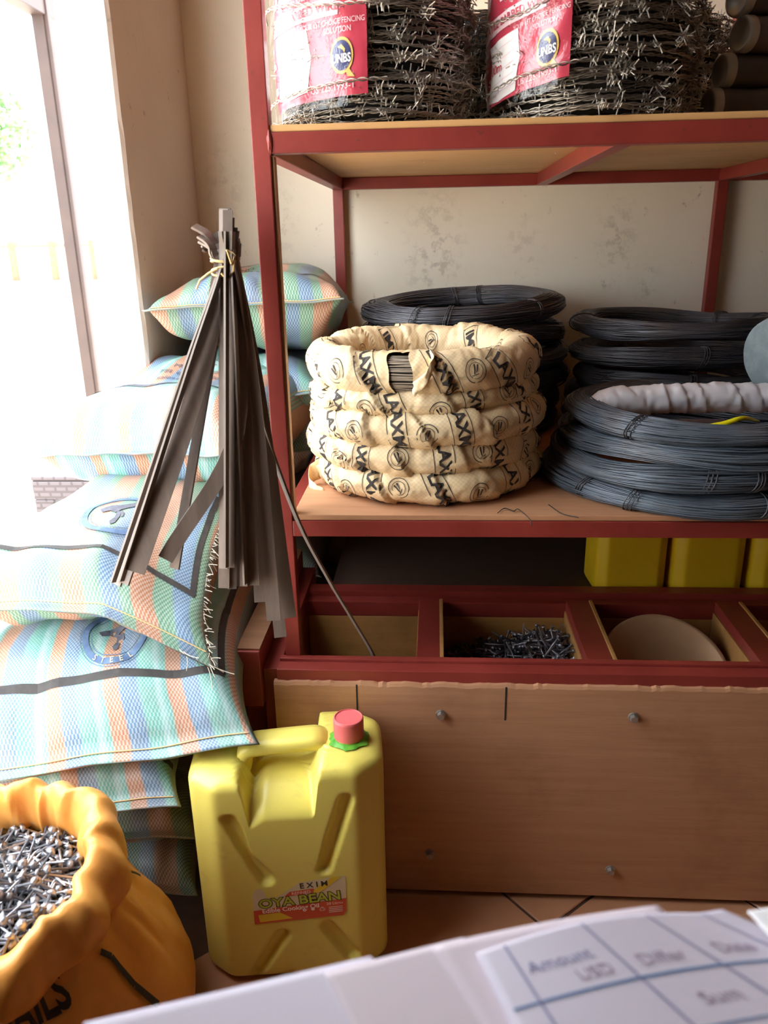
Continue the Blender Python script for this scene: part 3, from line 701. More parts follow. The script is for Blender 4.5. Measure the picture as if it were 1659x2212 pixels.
pr('yellow_flash', [sh([(.018, .012), (.034, .022), (.060, .043), (.046, .043), (.020, .022)])], 'label_yellow', .0004)
pr('yellow_flash', [sh([(-.06, -.017), (-.03, -.014), (-.012, -.026), (-.058, -.030)])], 'label_yellow', .0004)
tx = lambda s_, size, x, z, rot=3, bold=0, sx=1: xf2d(text2d(s_, size*LK, bold), LX+x*LK, LZ+z*LK, R_(rot), sx, 1)
pr('lettering', [tx('E X I M', .013, .020, .031, 4, .02)], 'label_brown', .0006)
pr('lettering', [tx('REFINED', .007, .002, .0185, 4, .0)], 'label_text', .0006)
pr('lettering_shadow', [tx('OYA BEAN', .0215, -.0005, .0055, 4, .07, 1.10)], 'label_brown', .0006)
pr('lettering', [tx('OYA BEAN', .0215, -.0005, .0058, 4, .022, 1.10)], 'label_lime', .0009)
pr('lettering', [tx('Edible Cooking Oil', .0105, -.014, -.0085, 3.5, .02), tx('20 Litres', .0065, .048, -.0035, 3, 0), tx('\u267b', .008, .03, -.013)], 'label_text', .0006)
pr('small_print', [xf2d(rect2d(-.011, .011, -.0006, .0006), LX+.055, LZ-.011-.0033*k, R_(3)) for k in range(4)]+[xf2d(ring2d(.001, .003, 12), LX+.006, LZ-.014), xf2d(ring2d(.0, .003, 12), LX+.019, LZ-.013)], 'label_text', .0006)['kind'] = 'stuff'
print('can done')
#==ORANGE BAG==
OC = Vector((-.60, .82, 0))
def bag_pt(i, a):
    """profile rows from the base, up the belly, over the rolled cuff and down inside"""
    prof = [(.0, .0), (.18, .002), (.225, .012), (.243, .05), (.244, .10), (.232, .16), (.210, .22), (.184, .27), (.160, .305), (.146, .325), (.150, .318), (.162, .308), (.172, .322), (.174, .352), (.166, .384), (.150, .404), (.136, .408), (.126, .398), (.120, .378), (.118, .352), (.124, .325)]
    r, z = prof[i]; ca, sa = math.cos(a), math.sin(a)
    k = i/20; fold = .012*nz(ca*2.2, sa*2.2, z*6)-.012*(1-min(1, 3.5*abs(nz(ca*3.2+2, sa*3.2, z*7+1))))*(.4+k)+.007*math.sin(a*6+z*24+5*nz(ca, sa, 3))*k+.010*nz(ca*4, sa*4, z*12+9)*k
    dz = 0
    if 9 <= i <= 17:
        fold += .022*nz(ca*2.6+5, sa*2.6, i*.12); dz = .022*nz(ca*2.2+8, sa*2.2, 2)+.010*nz(ca*6, sa*6, 2+i*.1)
        tw = math.exp(-((a-R_(358) if a > 3 else a+R_(2))/.13)**2); fold -= .020*tw; dz -= .012*tw
    r2 = r+fold*(r/.2)
    k2 = (z/.4)**1.5
    z2 = z*(1+.07*sa*(z/.4))+dz
    return OC+Vector((r2*ca+.032*k2, r2*.98*sa-.05*k2, max(0, z2)))
bag = tag(empty('nail_bag', OC), 'orange woven bag with rolled-down rim, open and full of roofing nails', 'bag'); ib = Matrix.Translation(-OC)
NA = 260; V = [bag_pt(i, 2*math.pi*k/NA) for i in range(21) for k in range(NA)]
bb = mk('bag_body', V, [q[::-1] for q in grid_faces(21, NA, False, True)], M['orange'], bag, True); bb.matrix_parent_inverse = ib
ss = bb.modifiers.new('sub', 'SUBSURF'); ss.levels = 1; ss.render_levels = 1
def bagsurf(x, y):          # x = angle-length, y = height on the belly
    a = x/.2; prof_i = [(3, .05), (4, .10), (5, .16), (6, .22), (7, .27), (8, .305)]
    for (i0, z0), (i1, z1) in zip(prof_i, prof_i[1:]):
        if y <= z1 or i1 == 8:
            t = (y-z0)/(z1-z0); p = bag_pt(i0, a).lerp(bag_pt(i1, a), t); break
    n_ = Vector((math.cos(a), math.sin(a), .3)); return p+n_*.004
A0 = .2
def bagfind(px, py):
    best = None
    for ia in range(-130, 60, 3):
        for iz in range(5, 31):
            p = bagsurf(A0*R_(ia), iz/100)-CAM; d = p.dot(CF); e = math.hypot(829.5+FL*p.dot(CR)/d-px, 1106-FL*p.dot(CU)/d-py)+d*8
            if best is None or e < best[0]: best = (e, A0*R_(ia), iz/100)
    return best[1], best[2]
S1, S2 = bagfind(20, 2165), bagfind(112, 2120); rt_ = math.atan2(S2[1]-S1[1], S2[0]-S1[0]); sw = math.hypot(S2[1]-S1[1], S2[0]-S1[0])/3
nshape = [xf2d(text2d('NAILS', .058, .03), S2[0]-sw*2.0*math.cos(rt_), S2[1]-sw*2.0*math.sin(rt_), rt_, sw*5/.17, 1.0)]
o = printed('printed_lettering', nshape, bagsurf, M['ink'], bag, .012, 'black printed lettering'); o.matrix_parent_inverse = ib
lp = [bagfind(*q) for q in ((203, 2052), (245, 2062), (272, 2095), (300, 2130), (350, 2172))]
o = printed('printed_line', [frameline(*a_, *b_, .009) for a_, b_ in zip(lp, lp[1:])], bagsurf, M['ink'], bag, .012, 'black printed line'); o.matrix_parent_inverse = ib
lp = [bagfind(*q) for q in ((226, 1888), (262, 1876), (300, 1888))]
o = printed('printed_line', [frameline(*a_, *b_, .004) for a_, b_ in zip(lp, lp[1:])], bagsurf, M['ink'], bag, .012); o.matrix_parent_inverse = ib
def nails(name, n, spot, ln, r, hr, mat, label, seed, dome=False, flat=.5):
    rr = random.Random(seed); V, F = [], []
    sd = 6
    for _ in range(n):
        c = spot(rr); th = rr.uniform(0, 6.283); el = rr.gauss(0, flat); d = Vector((math.cos(th)*math.cos(el), math.sin(th)*math.cos(el), math.sin(el)))
        s = d.cross(Vector((.3, .2, 1))).normalized(); u = s.cross(d); L = ln*rr.uniform(.85, 1.1); o = len(V)
        prof = [(-L/2, .0001), (-L/2+.004, r), (L/2-.001, r), (L/2-.001, hr), (L/2+(.0035 if dome else .0012), hr*(.55 if dome else 1)), (L/2+(.005 if dome else .0013), .0001)]
        for t, q in prof:
            for k in range(sd):
                a = 2*math.pi*k/sd; V.append(c+d*t+s*(q*math.cos(a))+u*(q*math.sin(a)))
        for i in range(len(prof)-1):
            for k in range(sd): F.append((o+i*sd+k, o+i*sd+(k+1) % sd, o+(i+1)*sd+(k+1) % sd, o+(i+1)*sd+k))
    V = np.array([tuple(v) for v in V]); ob = mkq(name, V, np.array(F), M[mat], None, False)
    ob['label'] = label; ob['category'] = 'nails'; ob['kind'] = 'stuff'; return ob
def spot_bag(rr):
    a = rr.uniform(0, 6.283); q = math.sqrt(rr.random())*.118; return OC+Vector((.030+q*math.cos(a), -.045+q*math.sin(a), .362-.12*q*q/.118+rr.uniform(-.026, .006)))
nails('roofing_nails', 650, spot_bag, .070, .0017, .0075, 'nail', 'shiny roofing nails heaped in the orange bag', 5, True, .35)
disc = [(0, 0)]
V = [OC+Vector((.03, -.045, .348))]+[OC+Vector((.03+.128*math.cos(a), -.045+.128*math.sin(a), .330)) for a in np.linspace(0, 6.283, 40)[:-1]]
o = mk('nail_fill', V, [(0, 1+k, 1+(k+1) % 39) for k in range(39)], M['core'], bag); o.matrix_parent_inverse = ib
# nails in the bin
def spot_bin(rr):
    x = rr.uniform(.03, .250); y = rr.uniform(1.215, 1.455); h = .335+.048*sstep(.03, .2, x)+.015*sstep(1.25, 1.4, y)-.02*sstep(1.38, 1.46, y)
    return Vector((x, y, h+rr.uniform(-.03, .01)))
nails('wire_nails', 900, spot_bin, .052, .0017, .0042, 'nail_dark', 'dark wire nails heaped in the second bin compartment', 6, False, .4)
V = [(.02, 1.205, .30), (.262, 1.205, .35), (.262, 1.468, .35), (.02, 1.468, .30)]
bp(mk('nail_bed', V, [(0, 1, 2, 3)], M['core']))
nails('loose_nails', 260, lambda rr: Vector((rr.uniform(-.24, -.05), rr.uniform(1.22, 1.455), .275+rr.uniform(-.012, .008))), .04, .0015, .0036, 'nail_dark', 'thin layer of small dark nails in the first bin compartment', 9, False, .15)
bp(mk('nail_bed', [(-.262, 1.205, .268), (-.034, 1.205, .268), (-.034, 1.468, .268), (-.262, 1.468, .268)], [(0, 1, 2, 3)], M['core']))
# shallow pan leaning in the third compartment
pan = lathe('weighing_pan', [(.0001, -.030), (.05, -.027), (.09, -.014), (.116, .004), (.121, .008), (.1215, .0065), (.117, .001), (.09, -.018), (.05, -.031), (.0001, -.034)], M['aluminium'], None, 64)
pan.location = (.425, 1.318, .372); pan.rotation_euler = (R_(34), R_(6), 0)
tag(pan, 'shallow round tan metal pan tilted in the third bin compartment', 'pan')
print('bag done')
#==WRAPPED COILS==
WC = Vector((-.020, 1.432, 0)); WR = .172
class Wrap:
    def __init__(s, z, R, rx, rz, nw, seed, off=(0, 0), tilt=(0, 0), label='', hole=None):
        s.R, s.rx, s.rz, s.nw, s.seed, s.hole = R, rx, rz, nw, seed, hole
        s.root = tag(empty('wrapped_wire_coil', (WC.x+off[0], WC.y+off[1], z)), label, 'wire coil', 'paper-wrapped wire coils stacked on the lower shelf'); s.root.rotation_euler = (R_(tilt[0]), R_(tilt[1]), 0)
        na, nt = 300, 40; V, UV, F = [], [], []
        for i in range(na):
            for j in range(nt):
                a = 2*math.pi*i/na; t = 2*math.pi*j/nt
                if hole: tt = t if t < math.pi else t-2*math.pi; a += (-.055*tt*max(0, 1-abs(tt)/2.6)+.012*math.sin(tt*5))*math.exp(-((a-R_(262))/.25)**2)
                V.append(s.pt(a, t)); UV.append((a*R, t*(rx+rz)/2))
        for i in range(na):
            for j in range(nt):
                a = 2*math.pi*(i+.5)/na; t = 2*math.pi*(j+.5)/nt
                if hole and hole(a, t if t < math.pi else t-2*math.pi): continue
                F.append((i*nt+j, ((i+1) % na)*nt+j, ((i+1) % na)*nt+(j+1) % nt, i*nt+(j+1) % nt))
        s.body = mk('paper_wrap', V, F, M['kraft'], s.root, True, UV)
    def pt(s, a, t, off=0):
        sd = s.seed*3.7; ca, sa = math.cos(a), math.sin(a)
        k = (s.nw*a/(2*math.pi)+t/(2*math.pi)+.5*nz(ca*2+sd, sa*2, 0)) % 1
        lip = .0065*k
        w1 = .0016*nz(ca*9+sd, sa*9, t*1.2)+.0008*nz(ca*24+sd, sa*24, t*2.6+3)-.0022*(1-min(1, 4*abs(nz(ca*7+sd, sa*7, t*.9+k*.6))))
        w2 = .0025*max(0, nz(ca*5+sd, sa*5, 7))*abs(math.sin(t))*math.sin(a*60+t*3)*.5
        big = .005*nz(ca*2.0+sd, sa*2.0, 11)
        r = s.R+big+(s.rx+lip+w1+w2+off)*math.cos(t); z = (s.rz+lip+w1+w2+off)*math.sin(t)+.005*nz(ca*1.7+sd, sa*1.7, 20)
        return Vector((r*ca, r*sa, z))
    def fn(s, x, y):   # x = arc length along the ring, y = up the tube from the outer equator
        return s.pt(x/(s.R+s.rx), y/((s.rx+s.rz)/2), .0011)
def emblem(r):
    return join2d([ring2d(r*.93, r, 28), ring2d(r*.62, r*.67, 24), poly2d([(-.32*r, .42*r), (-.18*r, .48*r), (.0, -.3*r), (-.1*r, -.36*r)]), poly2d([(.0, .5*r), (.16*r, .5*r), (.14*r, -.02*r), (.04*r, -.2*r)]), xf2d(rect2d(-.3*r, .3*r, -.03*r, .03*r), .05*r, -.35*r, .6)])
def stamp(h=.075):
    return join2d([xf2d(text2d('LAXMI', .0275, .025), 0, 0, 0, 1.0, 1.0), frame2d(.098, .034, .0012)])
def wrapprints(wq, items):
    e = []
    for kind, deg, y, rot in items:
        if wq.hole and abs(y) < .06 and 250 < deg % 360 < 274: continue
        x = (wq.R+wq.rx)*R_(deg)
        e.append(xf2d(stamp() if kind == 'L' else emblem(.0175), x, y, R_(rot)))
    printed('printed_lettering', e, wq.fn, M['ink'], wq.root, .008, 'black LAXMI stamps and round emblems')['kind'] = 'stuff'
def mkitems(seed, rot0, n=11):
    r = random.Random(seed); out = []; ph = r.uniform(0, 40)
    for k in range(n):
        d = ph+360/n*k+r.uniform(-4, 4); out.append(('L', d, r.uniform(-.014, .014), rot0+r.uniform(-16, 16)))
        out.append(('E', d+180/n+r.uniform(-3, 3), r.uniform(-.016, .02), r.uniform(-40, 40)))
        out.append(('L' if k % 2 else 'E', d+r.uniform(-6, 6), .105+r.uniform(-.012, .012), rot0+r.uniform(-20, 20)))
    return out
zz = ZL_
specW = [(.0295, 'bottom coil of the paper-wrapped stack, resting on the plywood shelf'), (.029, 'second paper-wrapped coil from the bottom, its wrapping strips coming loose'), (.030, 'middle coil of the paper-wrapped wire stack'), (.023, 'thinner paper-wrapped coil just under the torn top one'), (.0345, 'top coil of the paper-wrapped stack, its wrap torn open to show wire')]
z = ZL_+.031; W_ = []
zc = [.753, .8005, .848, .891, .9385]
for k, (rz, lb) in enumerate(specW):
    hole = None
    if k == 4: hole = lambda a, t: 256.2 < math.degrees(a) < 267.0 and -1.1 < t < 1.3
    wq = Wrap(zc[k]+.003, WR+[.002, .004, .006, 0, .0][k], [.030, .031, .031, .030, .031][k], rz, [13, 11, 12, 10, 9][k], k+1, [(.004, 0), (-.003, .002), (.004, -.002), (-.004, .001), (-.002, 0)][k], [(0, 0), (0, .5), (-.5, -.6), (0, -1.2), (1.2, -.6)][k], lb, hole)
    wrapprints(wq, mkitems(k+40, [-78, -82, -72, -78, -66][k])); W_.append(wq)
def strands(center, R, rx, rz, n, seed, nseg=90, r=.0013, sides=4, tilt=(0, 0), drift=1.0, ecc=0.0, flat=1.0, a_range=None):
    rg = np.random.RandomState(seed); a = np.linspace(0, 2*np.pi, nseg, endpoint=False)
    if a_range: a = np.linspace(a_range[0], a_range[1], nseg)
    paths = []; bw = [rg.uniform(-1, 1, 4) for _ in range(3)]
    base_r = .010*(bw[0][0]*np.cos(2*a+bw[0][1]*3)+.6*bw[0][2]*np.cos(3*a+bw[0][3]*3)); base_z = .007*(bw[1][0]*np.cos(2*a+bw[1][1]*3)+.5*bw[1][2]*np.sin(3*a))
    for i in range(n):
        th0 = 2*np.pi*i/n+rg.uniform(-.1, .1); q = rg.uniform(.86, 1.06) if i % 5 else rg.uniform(.7, 1.14)
        k = rg.randint(-1, 2); th = th0+drift*(.35*np.sin(a*rg.randint(1, 3)+rg.uniform(0, 6)))+0*k*a
        puff = 1+.10*np.sin(3*a+bw[2][0]*5)+.06*np.sin(5*a+bw[2][1]*4)
        qq = q*puff
        rr = R+base_r+qq*rx*np.cos(th); z = base_z+qq*rz*np.sin(th)
        paths.append(np.stack([rr*np.cos(a)*(1+ecc), rr*np.sin(a)*(1-ecc), z], -1))
    return tubes(paths, r, sides, closed=not a_range), base_r, base_z
def coil(center, R, rx, rz, n, seed, label, mat='wire', tilt=(0, 0, 0), ecc=0, ties=(250, 300, 200, 20, 110), group='dark annealed wire coils'):
    root = tag(empty('wire_coil', center), label, 'wire coil', group); root.rotation_euler = tuple(R_(t) for t in tilt)
    (v, f), br, bz = strands(center, R, rx, rz, n, seed, ecc=ecc)
    o = mkq('wire_strands', v, f, M[mat], root); o['kind'] = 'stuff'
    a = np.linspace(0, 2*np.pi, 90, endpoint=False); V = []
    rg = random.Random(seed)
    for i in range(90):
        for k in range(12):
            t = 2*math.pi*k/12; rr = R+br[i]+.88*rx*math.cos(t); V.append((rr*math.cos(a[i])*(1+ecc), rr*math.sin(a[i])*(1-ecc), bz[i]+.88*rz*math.sin(t)))
    mk('wire_core', V, grid_faces(90, 12, True, True), M[mat], root, True)
    for d in ties:
        aa = R_(d+rg.uniform(-8, 8)); P = []; i = int(aa/(2*math.pi)*90) % 90
        for q in range(3):
            ao = aa+(q-1)*.022+rg.uniform(-.008, .008)
            P.append([((R+br[i]+(rx*1.16)*math.cos(t))*math.cos(ao+.03*math.sin(t))*(1+ecc), (R+br[i]+(rx*1.16)*math.cos(t))*math.sin(ao+.03*math.sin(t))*(1-ecc), bz[i]+rz*1.16*math.sin(t)) for t in np.linspace(0, 2*math.pi, 18)])
        v, f = tubes(P, .0012, 4); mkq('tie_wire', v, f, M['wire'], root)
    return root
# bare wire showing in the torn wrap
tw_ = W_[4]; rq = random.Random(12); P = []
for q in range(34):
    t0 = R_(-80+160*q/33); k1, k2 = rq.uniform(-.1, .1), rq.uniform(0, 6)
    P.append([((WR+.0265*math.cos(t0+k1*math.sin(a*6+k2)))*math.cos(a), (WR+.0265*math.cos(t0+k1*math.sin(a*6+k2)))*math.sin(a), .0305*math.sin(t0+k1*math.sin(a*6+k2))) for a in np.linspace(R_(235), R_(290), 24)])
v, f = tubes(P, .00125, 5)
M['bare'] = mottled('bare_brown_wire', S(150, 136, 120), S(176, 162, 144), 30, .5, .3, 0)
o = mkq('exposed_wire', v, f, M['bare'], tw_.root); o['kind'] = 'stuff'
V = [((WR+.0245*math.cos(t))*math.cos(a), (WR+.0245*math.cos(t))*math.sin(a), .0285*math.sin(t)) for a in np.linspace(R_(225), R_(300), 20) for t in np.linspace(0, 2*math.pi, 12, endpoint=False)]
mk('wire_core', V, grid_faces(20, 12, False, True), M['core'], tw_.root, True)
# loose tags of wrapping sticking out on the left and right
def flap(pts, w, name, parent_wrap):
    C = catmull(pts, 6); V = []; UV = []
    for i, p in enumerate(C):
        for k in range(5): V.append(p+Vector((0, 0, (k-2)/4*w))+Vector((.004*nz(i*.3, k, 1), .004*nz(i*.3, k, 4), 0))); UV.append((i*.006, k*w/4))
    o = mk(name, V, grid_faces(len(C), 5), M['kraft'], parent_wrap.root, True, UV)
    o.matrix_parent_inverse = (Matrix.Translation(parent_wrap.root.location) @ parent_wrap.root.rotation_euler.to_matrix().to_4x4()).inverted()
    md = o.modifiers.new('thick', 'SOLIDIFY'); md.thickness = .0006
flap([at(1118, 1062, Y=1.40), at(1150, 1000, Y=1.385), at(1160, 968, Y=1.39), at(1140, 962, Y=1.41)], .030, 'loose_flap', W_[1])
flap([at(700, 1075, Y=1.33), at(676, 1062, Y=1.34), at(668, 1030, Y=1.36), at(690, 1012, Y=1.37)], .036, 'loose_flap', W_[0])
flap([at(928, 762, Y=1.245), at(934, 790, Y=1.222), at(918, 820, Y=1.215), at(893, 842, Y=1.222)], .022, 'loose_flap', W_[4])
flap([at(700, 900, Y=1.34), at(676, 885, Y=1.36), at(672, 872, Y=1.38)], .016, 'loose_flap', W_[3])
#==DARK COILS==
c0 = (.0575, 1.885)
for k, z in enumerate((.748, .795, .842, .889)):
    coil((c0[0]+.008*(k-1), c0[1], z), .200, .034, .0235, 56, 50+k, ['lowest dark wire coil hidden behind the paper-wrapped stack', 'second dark wire coil behind the paper-wrapped stack', 'third dark wire coil from the shelf behind the paper-wrapped stack', 'fourth dark wire coil from the shelf behind the paper-wrapped stack'][k], 'wire', (0, 0, 40*k), 0, (250, 40))
coil((.060, 1.880, .944), .200, .034, .024, 120, 61, 'dark wire coil just below the topmost, behind the paper-wrapped stack', 'wire', (1, -1, 20), .02, (245, 320))
coil((.058, 1.878, .994), .200, .031, .020, 130, 62, 'topmost dark wire coil behind the paper-wrapped stack, sagging and tied in three places', 'wire', (2, -2.2, 0), .03, (238, 262, 318, 80, 95))
c1 = (.530, 1.86)
for k, (z, lb) in enumerate(((.748, 'dark wire coil at the bottom of the rear right pile'), (.793, 'dark wire coil second from the bottom of the rear right pile'), (.840, 'dark wire coil third from the top of the rear right pile'), (.892, 'dark wire coil second from the top of the rear right pile'), (.950, 'topmost dark wire coil of the rear right pile, near the grey roll'))):
    coil((c1[0]+[.0, .0, .01, .0, .0][k], c1[1]-[.0, .01, .02, .02, 0][k], z), .197, .029, [.022, .021, .020, .019, .018][k], 110 if k > 1 else 60, 70+k, lb, 'wire', [(0, 0, 0), (0, 0, 0), (-1, 1.2, 0), (-1.8, 2.4, 50), (.8, .8, 100)][k], .02, (225, 262, 75, 300))
c2 = (.455, 1.42)
for k, (z, R, lb) in enumerate(((.7440, .224, 'lowest blue-grey wire coil at the front right, lying on the shelf board'), (.7770, .216, 'second blue-grey wire coil from the shelf at the front right'), (.8110, .206, 'third blue-grey wire coil at the front right, with a gap below the topmost'), (.8450, .198, 'topmost blue-grey wire coil at the front right, around the white-wrapped bundle'))):
    coil((c2[0]+[0, .004, .010, .014][k], c2[1]+[0, .0, .006, .008][k], z), R, .030, .0175, 130, 80+k, lb, 'wire_blue', [(0, 0, 0), (0, 0, 40), (-.8, -.5, 80), (1.0, -.4, 130)][k], .012, (238, 215, 275, 300, 100), 'blue-grey wire coils at the front right')
# white-wrapped bundle lying inside the top ring of the front right pile
wr = tag(empty('white_wrapped_bundle', (.268, 1.415, .858)), 'long bundle bound in crumpled white plastic lying inside the front right coils', 'bundle'); wr.rotation_euler = (0, 0, R_(4))
V = []; nb = 150
for i in range(nb):
    x = .52*i/(nb-1); e = min(1, (x/.035)**.5) if x < .035 else 1; e = max(e, .12)
    for j in range(30):
        t = 2*math.pi*j/30; k = (x/.045+.25*math.sin(t)+.8*nz(x*12, 1, 0)) % 1
        w_ = .003*k+.0045*abs(nz(x*40, math.cos(t)*1.4, math.sin(t)*1.4))+.002*nz(x*90, math.cos(t)*3, math.sin(t)*3)
        r = (.0235+w_)*e; V.append((x, r*math.cos(t)*.9+.02*math.sin(x*5), r*math.sin(t)+.004*math.sin(x*9)))
mk('plastic_wrap', V, grid_faces(nb, 30, False, True)+[tuple(range(30))[::-1], tuple((nb-1)*30+k for k in range(30))], M['white_wrap'], wr, True)
# yellow strap hanging through the coils and a cardboard tag
C = [at(1440, 937, Y=1.31), at(1500, 926, Y=1.30), at(1560, 916, Y=1.295), at(1605, 903, Y=1.30), at(1640, 910, Y=1.33)]
V = []
for i, p in enumerate(catmull(C, 6)):
    k = i/24; V += [p+Vector((0, 0, .001+.0035*math.sin(k*3.1))), p-Vector((0, .002, .001+.0035*math.sin(k*3.1)))]
o = mk('yellow_strap', V, grid_faces(len(V)//2, 2), M['yellow_strap'], None, True); md = o.modifiers.new('t', 'SOLIDIFY'); md.thickness = .0008
tag(o, 'thin bright yellow plastic strap lying across the top front right coil', 'strap')
a_, b_ = at(1440, 905, Y=1.50), at(1525, 930, Y=1.50)
o = box('paper_tag', a_.x, b_.x+.03, 1.495, 1.4975, b_.z-.02, a_.z, M['paper'], None, .0004); tag(o, 'pale paper tag standing inside the front right wire coils', 'tag')
# roll of grey sheet entering from the right
gr = tag(empty('sheet_roll', (.610, 1.46, .925)), 'roll of grey sheeting lying across the coils at the right edge', 'roll'); gr.rotation_euler = (0, R_(-16), R_(38))
V = []
for i in range(12):
    for k in range(40):
        a = 2*math.pi*k/40; V.append((.8*i/11, (.078+.003*nz(i, math.cos(a)*2, math.sin(a)*2))*math.cos(a)*.9, .002*nz(i, a, 0)+.078*math.sin(a)))
mk('sheet', V, grid_faces(12, 40, False, True), M['felt_lt'], gr, True)
V = [(.0-.004*(1-q), .078*q*math.cos(a)*.9, .078*q*math.sin(a)) for q in (.02, .35, .7, 1) for a in np.linspace(0, 2*math.pi, 40, endpoint=False)]
mk('roll_end', V, grid_faces(4, 40, False, True), M['felt'], gr, True)
# short bits of wire and dust on the shelf
for pts, lb in (([(1075, 1108), (1090, 1098), (1110, 1104), (1120, 1100), (1145, 1122), (1148, 1135)], 'bent scrap of black wire on the shelf edge between the coils'), ([(1185, 1090), (1215, 1110), (1250, 1118)], 'short thin wire offcut beside the lowest front right coil')):
    P = [[tuple(at(x, y, Z=ZL_+.003)) for x, y in pts]]; P = [[tuple(q) for q in catmull(P[0], 5)]]
    v, f = tubes(P, .0009, 4); tag(mkq('wire_scrap', v, f, M['core']), lb, 'wire scrap')
print('coils done')
#==BARBED WIRE==
def barb_mesh():
    rg = np.random.RandomState(4); paths = []; H, R = .205, .140; n = 170; a = np.linspace(0, 2*np.pi, n, endpoint=False); bv, bf = [], []; off = 0
    barbs = []
    for layer, (Rr, rows) in enumerate(((R, 29), (R-.011, 20))):
        for k in range(rows):
            z0 = H*(k+.5)/rows+rg.uniform(-.002, .002); rr = Rr+rg.uniform(-.007, .006); m1, m2 = rg.randint(2, 5), rg.randint(3, 7); p1, p2 = rg.uniform(0, 6, 2)
            zc_ = z0+.0028*np.sin(m1*a+p1)+.0015*np.sin(m2*a+p2); rc = rr+.0025*np.sin(m2*a+p1); tw = 24*a+p1
            for s in (0, np.pi): paths.append(np.stack([(rc+.0013*np.cos(tw+s))*np.cos(a), (rc+.0013*np.cos(tw+s))*np.sin(a), zc_+.0013*np.sin(tw+s)], -1))
            for b in range(17 if layer == 0 else 6):
                ab = rg.uniform(0, 2*np.pi); i = int(ab/(2*np.pi)*n) % n; barbs.append((rc[i], ab, zc_[i]))
    v, f = tubes(paths, .0010, 3, True)
    bp_ = []
    for rr, ab, z in barbs:
        c = np.array([rr*np.cos(ab), rr*np.sin(ab), z]); tg = np.array([-np.sin(ab), np.cos(ab), 0]); rad = np.array([np.cos(ab), np.sin(ab), 0]); up = np.array([0, 0, 1.])
        for s in (-.003, .003):
            th = rg.uniform(0, 6.28); d = rad*np.cos(th)+up*np.sin(th)+tg*rg.uniform(-.6, .6); d /= np.linalg.norm(d); L = rg.uniform(.010, .016); cc = c+tg*s
            bp_.append(np.array([cc-d*L, cc-d*L*.3+tg*.001, cc+d*L*.3, cc+d*L]))
        t = np.linspace(0, 4*np.pi, 9); bp_.append(c+np.outer(np.linspace(-.005, .005, 9), tg)+np.outer(np.cos(t)*.0038, rad)+np.outer(np.sin(t)*.0038, up))
    v2, f2 = tubes(bp_, .00085, 3)
    return (v, f), (v2, f2), R, H
(bw_v, bw_f), (bb_v, bb_f), BR, BH = barb_mesh()
proto = None
def barbed_roll(x, y, z, rz, label, sc=1.0):
    global proto
    if proto is None:
        root = empty('barbed_wire_roll'); o = mkq('wire_strands', bw_v, bw_f, M['barb'], root); o['kind'] = 'stuff'; M['spike'] = wiremat('barb_steel', S(190, 180, 166), S(224, 216, 204), S(240, 236, 228), .6); o = mkq('barbs', bb_v, bb_f, M['spike'], root); o['kind'] = 'stuff'
        V = [(r*math.cos(a), r*math.sin(a), zz_) for r, zz_ in ((BR-.022, .006), (BR-.022, BH-.006), (BR-.075, BH-.006), (BR-.075, .006)) for a in np.linspace(0, 2*math.pi, 48, endpoint=False)]
        mk('roll_core', V, grid_faces(4, 48, True, True), M['core'], root, True); proto = root; r = root
    else: r = copy_tree(proto)
    r.location = (x, y, z); r.rotation_euler = (0, 0, R_(rz)); r.scale = (sc, sc, 1); tag(r, label, 'barbed wire', 'barbed wire rolls on the upper shelf'); return r
b1 = barbed_roll(-.090, 1.348, ZU, 0, 'barbed wire roll with a red label next to the left red post')
b2 = barbed_roll(.232, 1.350, ZU, 77, 'barbed wire roll with a crumpled red label, in the middle of the upper shelf', 1.06)
b3 = barbed_roll(.085, 1.640, ZU, 140, 'unlabelled barbed wire roll seen in the dark gap between the two labelled rolls')
b4 = barbed_roll(.400, 1.690, ZU, 200, 'unlabelled barbed wire roll in shadow behind the right labelled roll', .95)
